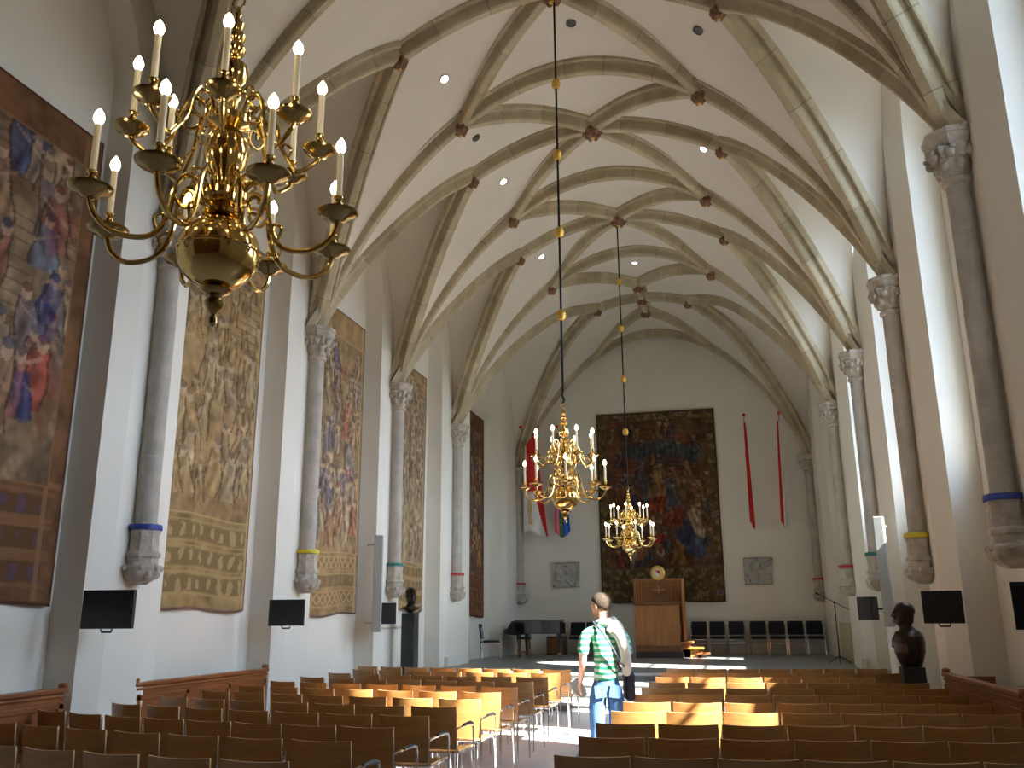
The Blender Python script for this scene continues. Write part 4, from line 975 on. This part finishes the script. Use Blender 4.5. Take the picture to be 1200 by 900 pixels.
# shirt
T = Sk(); a0 = T.p((0, 0, .93), .150); a1 = T.chain(a0, [((0, 0, 1.05), .128), ((0, .0, 1.15), .125), ((-.01, -.01, 1.29), .142), ((-.01, -.02, 1.41), .140)]); T.chain(a1, [((-.015, 0, 1.50), .085), ((-.015, .005, 1.545), .072)])
T.chain(a1, [((-.17, -.02, 1.44), .078), ((-.228, -.03, 1.395), .072), ((-.243, -.032, 1.27), .066), ((-.25, -.025, 1.20), .066)])
T.chain(a1, [((.15, -.02, 1.44), .078), ((.208, -.02, 1.39), .072), ((.235, .0, 1.26), .070), ((.242, .012, 1.19), .072)])
skin_mesh('striped_shirt', T.v, T.e, T.r, stripe_mat(), man, 0, 2)
# jeans
J = Sk(); j0 = J.p((0, 0, .95), .125)
for s in (-1, 1): J.chain(j0, [((s * .095, -.01, .86), .105), ((s * .11, .0, .66), .092), ((s * .11, .01, .48), .080), ((s * .11, -.005, .32), .078), ((s * .11, -.005, .14), .072), ((s * .11, 0, .06), .078)])
J.chain(j0, [((0, 0, 1.03), .122), ((0, 0, 1.06), .12)])
jn = skin_mesh('jeans', J.v, J.e, J.r, M['jeans'], man, 0, 2)
for s in (-1, 1):
    sh_ = MB().ball((0, 0, 0), .05, 10, sc=(1, 2.5, .85)); sh_.v = [(x, y, max(z, -.035)) for x, y, z in sh_.v]
    sh_.xf(Matrix.Translation((s * .12, .06, .036))); sh_.build('shoe', M['shoe'], man, smooth=60)
    MB().box((s * .075, -.118, .86), (.11, .012, .12), rot=Matrix.Rotation(.12 * s, 3, 'Y')).build('back_pocket', M['jeans'], jn, smooth=0)
# sweater thrown over the shoulders
W_ = Sk(); w0 = W_.p((.0, -.045, 1.545), .075)
W_.chain(w0, [((.07, -.10, 1.51), .07), ((.15, -.12, 1.42), .066), ((.20, -.12, 1.28), .060), ((.22, -.10, 1.13), .055), ((.215, -.09, 1.0), .045)])
W_.chain(w0, [((-.08, -.02, 1.53), .05), ((-.10, .06, 1.49), .045), ((-.05, .13, 1.44), .04)])
W_.chain(w0, [((.10, -.01, 1.56), .065), ((.14, .06, 1.50), .05), ((.10, .13, 1.44), .04)])
skin_mesh('sweater', W_.v, W_.e, W_.r, M['sweater'], man, 0, 2)
t = thing('shoulder_bag', 'dark shoulder bag hanging at the right hip of the standing man', 'bag', (-1.31, 9.45, 0), math.radians(14))
m = MB().box((.245, .12, .90), (.10, .26, .28)); b_ = bev(m.build('bag_body', M['bag'], t, smooth=0), .035, 4)
MB().tube([(-.12, -.03, 1.535), (-.04, -.172, 1.43), (.04, -.19, 1.30), (.13, -.175, 1.15), (.24, -.06, 1.02)], .011, 6).tube([(-.12, -.03, 1.535), (-.10, .10, 1.50), (.0, .175, 1.3), (.18, .17, 1.05)], .011, 6).build('strap', M['bag'], t)
t = MB(); t.prism([(-.10, -.06), (.0, -.10), (.09, -.05), (.10, .07), (.0, .10), (-.09, .06)], 'Z', -.006, .006)
t.xf(Matrix.Translation((-1.63, 9.62, .86)) @ Matrix.Rotation(.9, 4, 'Y') @ Matrix.Rotation(.5, 4, 'X'))
tag(t.build('folded_map', M['paper'], smooth=0), 'pale folded map held in the left hand of the standing man', 'map')
SKY, SUN, EXPO = 13.5, 68.0, 0.16

# ---------------------------------------------------------------- daylight, lamps, camera
w = bpy.data.worlds.new('sky'); scene.world = w; w.use_nodes = True
nt = w.node_tree; bg = nt.nodes['Background']
tcw = nt.nodes.new('ShaderNodeTexCoord'); spw = nt.nodes.new('ShaderNodeSeparateXYZ'); nt.links.new(tcw.outputs['Generated'], spw.inputs[0])
crw = nt.nodes.new('ShaderNodeValToRGB'); ew = crw.color_ramp.elements
ew[0].position = .49; ew[0].color = (.10, .10, .09, 1); ew[1].position = .52; ew[1].color = (.64, .79, 1.0, 1)
hi = ew.new(1.0); hi.color = (.50, .70, 1.0, 1)
mrw = nt.nodes.new('ShaderNodeMapRange'); mrw.inputs['From Min'].default_value = -1; mrw.inputs['From Max'].default_value = 1; nt.links.new(spw.outputs['Z'], mrw.inputs['Value'])
nt.links.new(mrw.outputs['Result'], crw.inputs['Fac']); nt.links.new(crw.outputs['Color'], bg.inputs['Color'])
bg.inputs['Strength'].default_value = SKY
sun = bpy.data.lights.new('sun', 'SUN'); sun.energy = SUN; sun.angle = math.radians(.6); sun.color = (1, .93, .84)
so = bpy.data.objects.new('sun', sun); COL.objects.link(so)
so.rotation_euler = Vector((-1, .45, -.95)).to_track_quat('-Z', 'Y').to_euler(); so.location = (20, 0, 20)
for k, (c, g) in enumerate(wins):
    pl = bpy.data.lights.new('window_daylight', 'AREA'); pl.shape = 'RECTANGLE'; pl.size = 4.9; pl.size_y = 1.5
    pl.cycles.is_portal = True
    po = bpy.data.objects.new('window_daylight', pl); COL.objects.link(po); po.location = (WR + 1.4, c, 6.0)
    po.rotation_euler = Vector((-1, 0, 0)).to_track_quat('-Z', 'Y').to_euler()
    # size runs along local X; keep the long side vertical
    po.rotation_euler = Matrix(((0, 0, 1), (0, 1, 0), (-1, 0, 0))).to_euler()

cam = bpy.data.cameras.new('camera'); co = bpy.data.objects.new('camera', cam); COL.objects.link(co)
f, pitch, yaw, roll = 1042.33, .257, .2355, -.008
fw = Vector((-math.sin(yaw) * math.cos(pitch), math.cos(yaw) * math.cos(pitch), math.sin(pitch)))
rt = Vector((math.cos(yaw), math.sin(yaw), 0)); up = rt.cross(fw)
r2 = rt * math.cos(roll) + up * math.sin(roll); u2 = -rt * math.sin(roll) + up * math.cos(roll)
R = Matrix((r2, u2, -fw)).transposed()
co.matrix_world = Matrix.Translation((0, 0, 1.58)) @ R.to_4x4()
cam.sensor_width = 36; cam.lens = 36 * f / 1200; cam.clip_start = .05; cam.clip_end = 200
scene.camera = co
scene.view_settings.view_transform = 'Standard'; scene.view_settings.look = 'None'
scene.view_settings.gamma = 1; scene.view_settings.use_curve_mapping = False
scene.view_settings.exposure = EXPO
scene.cycles.max_bounces = 14; scene.cycles.diffuse_bounces = 9; scene.cycles.glossy_bounces = 4; scene.cycles.transparent_max_bounces = 8
scene.cycles.sample_clamp_indirect = 6; scene.cycles.caustics_reflective = False; scene.cycles.caustics_refractive = False
scene.cycles.use_denoising = True
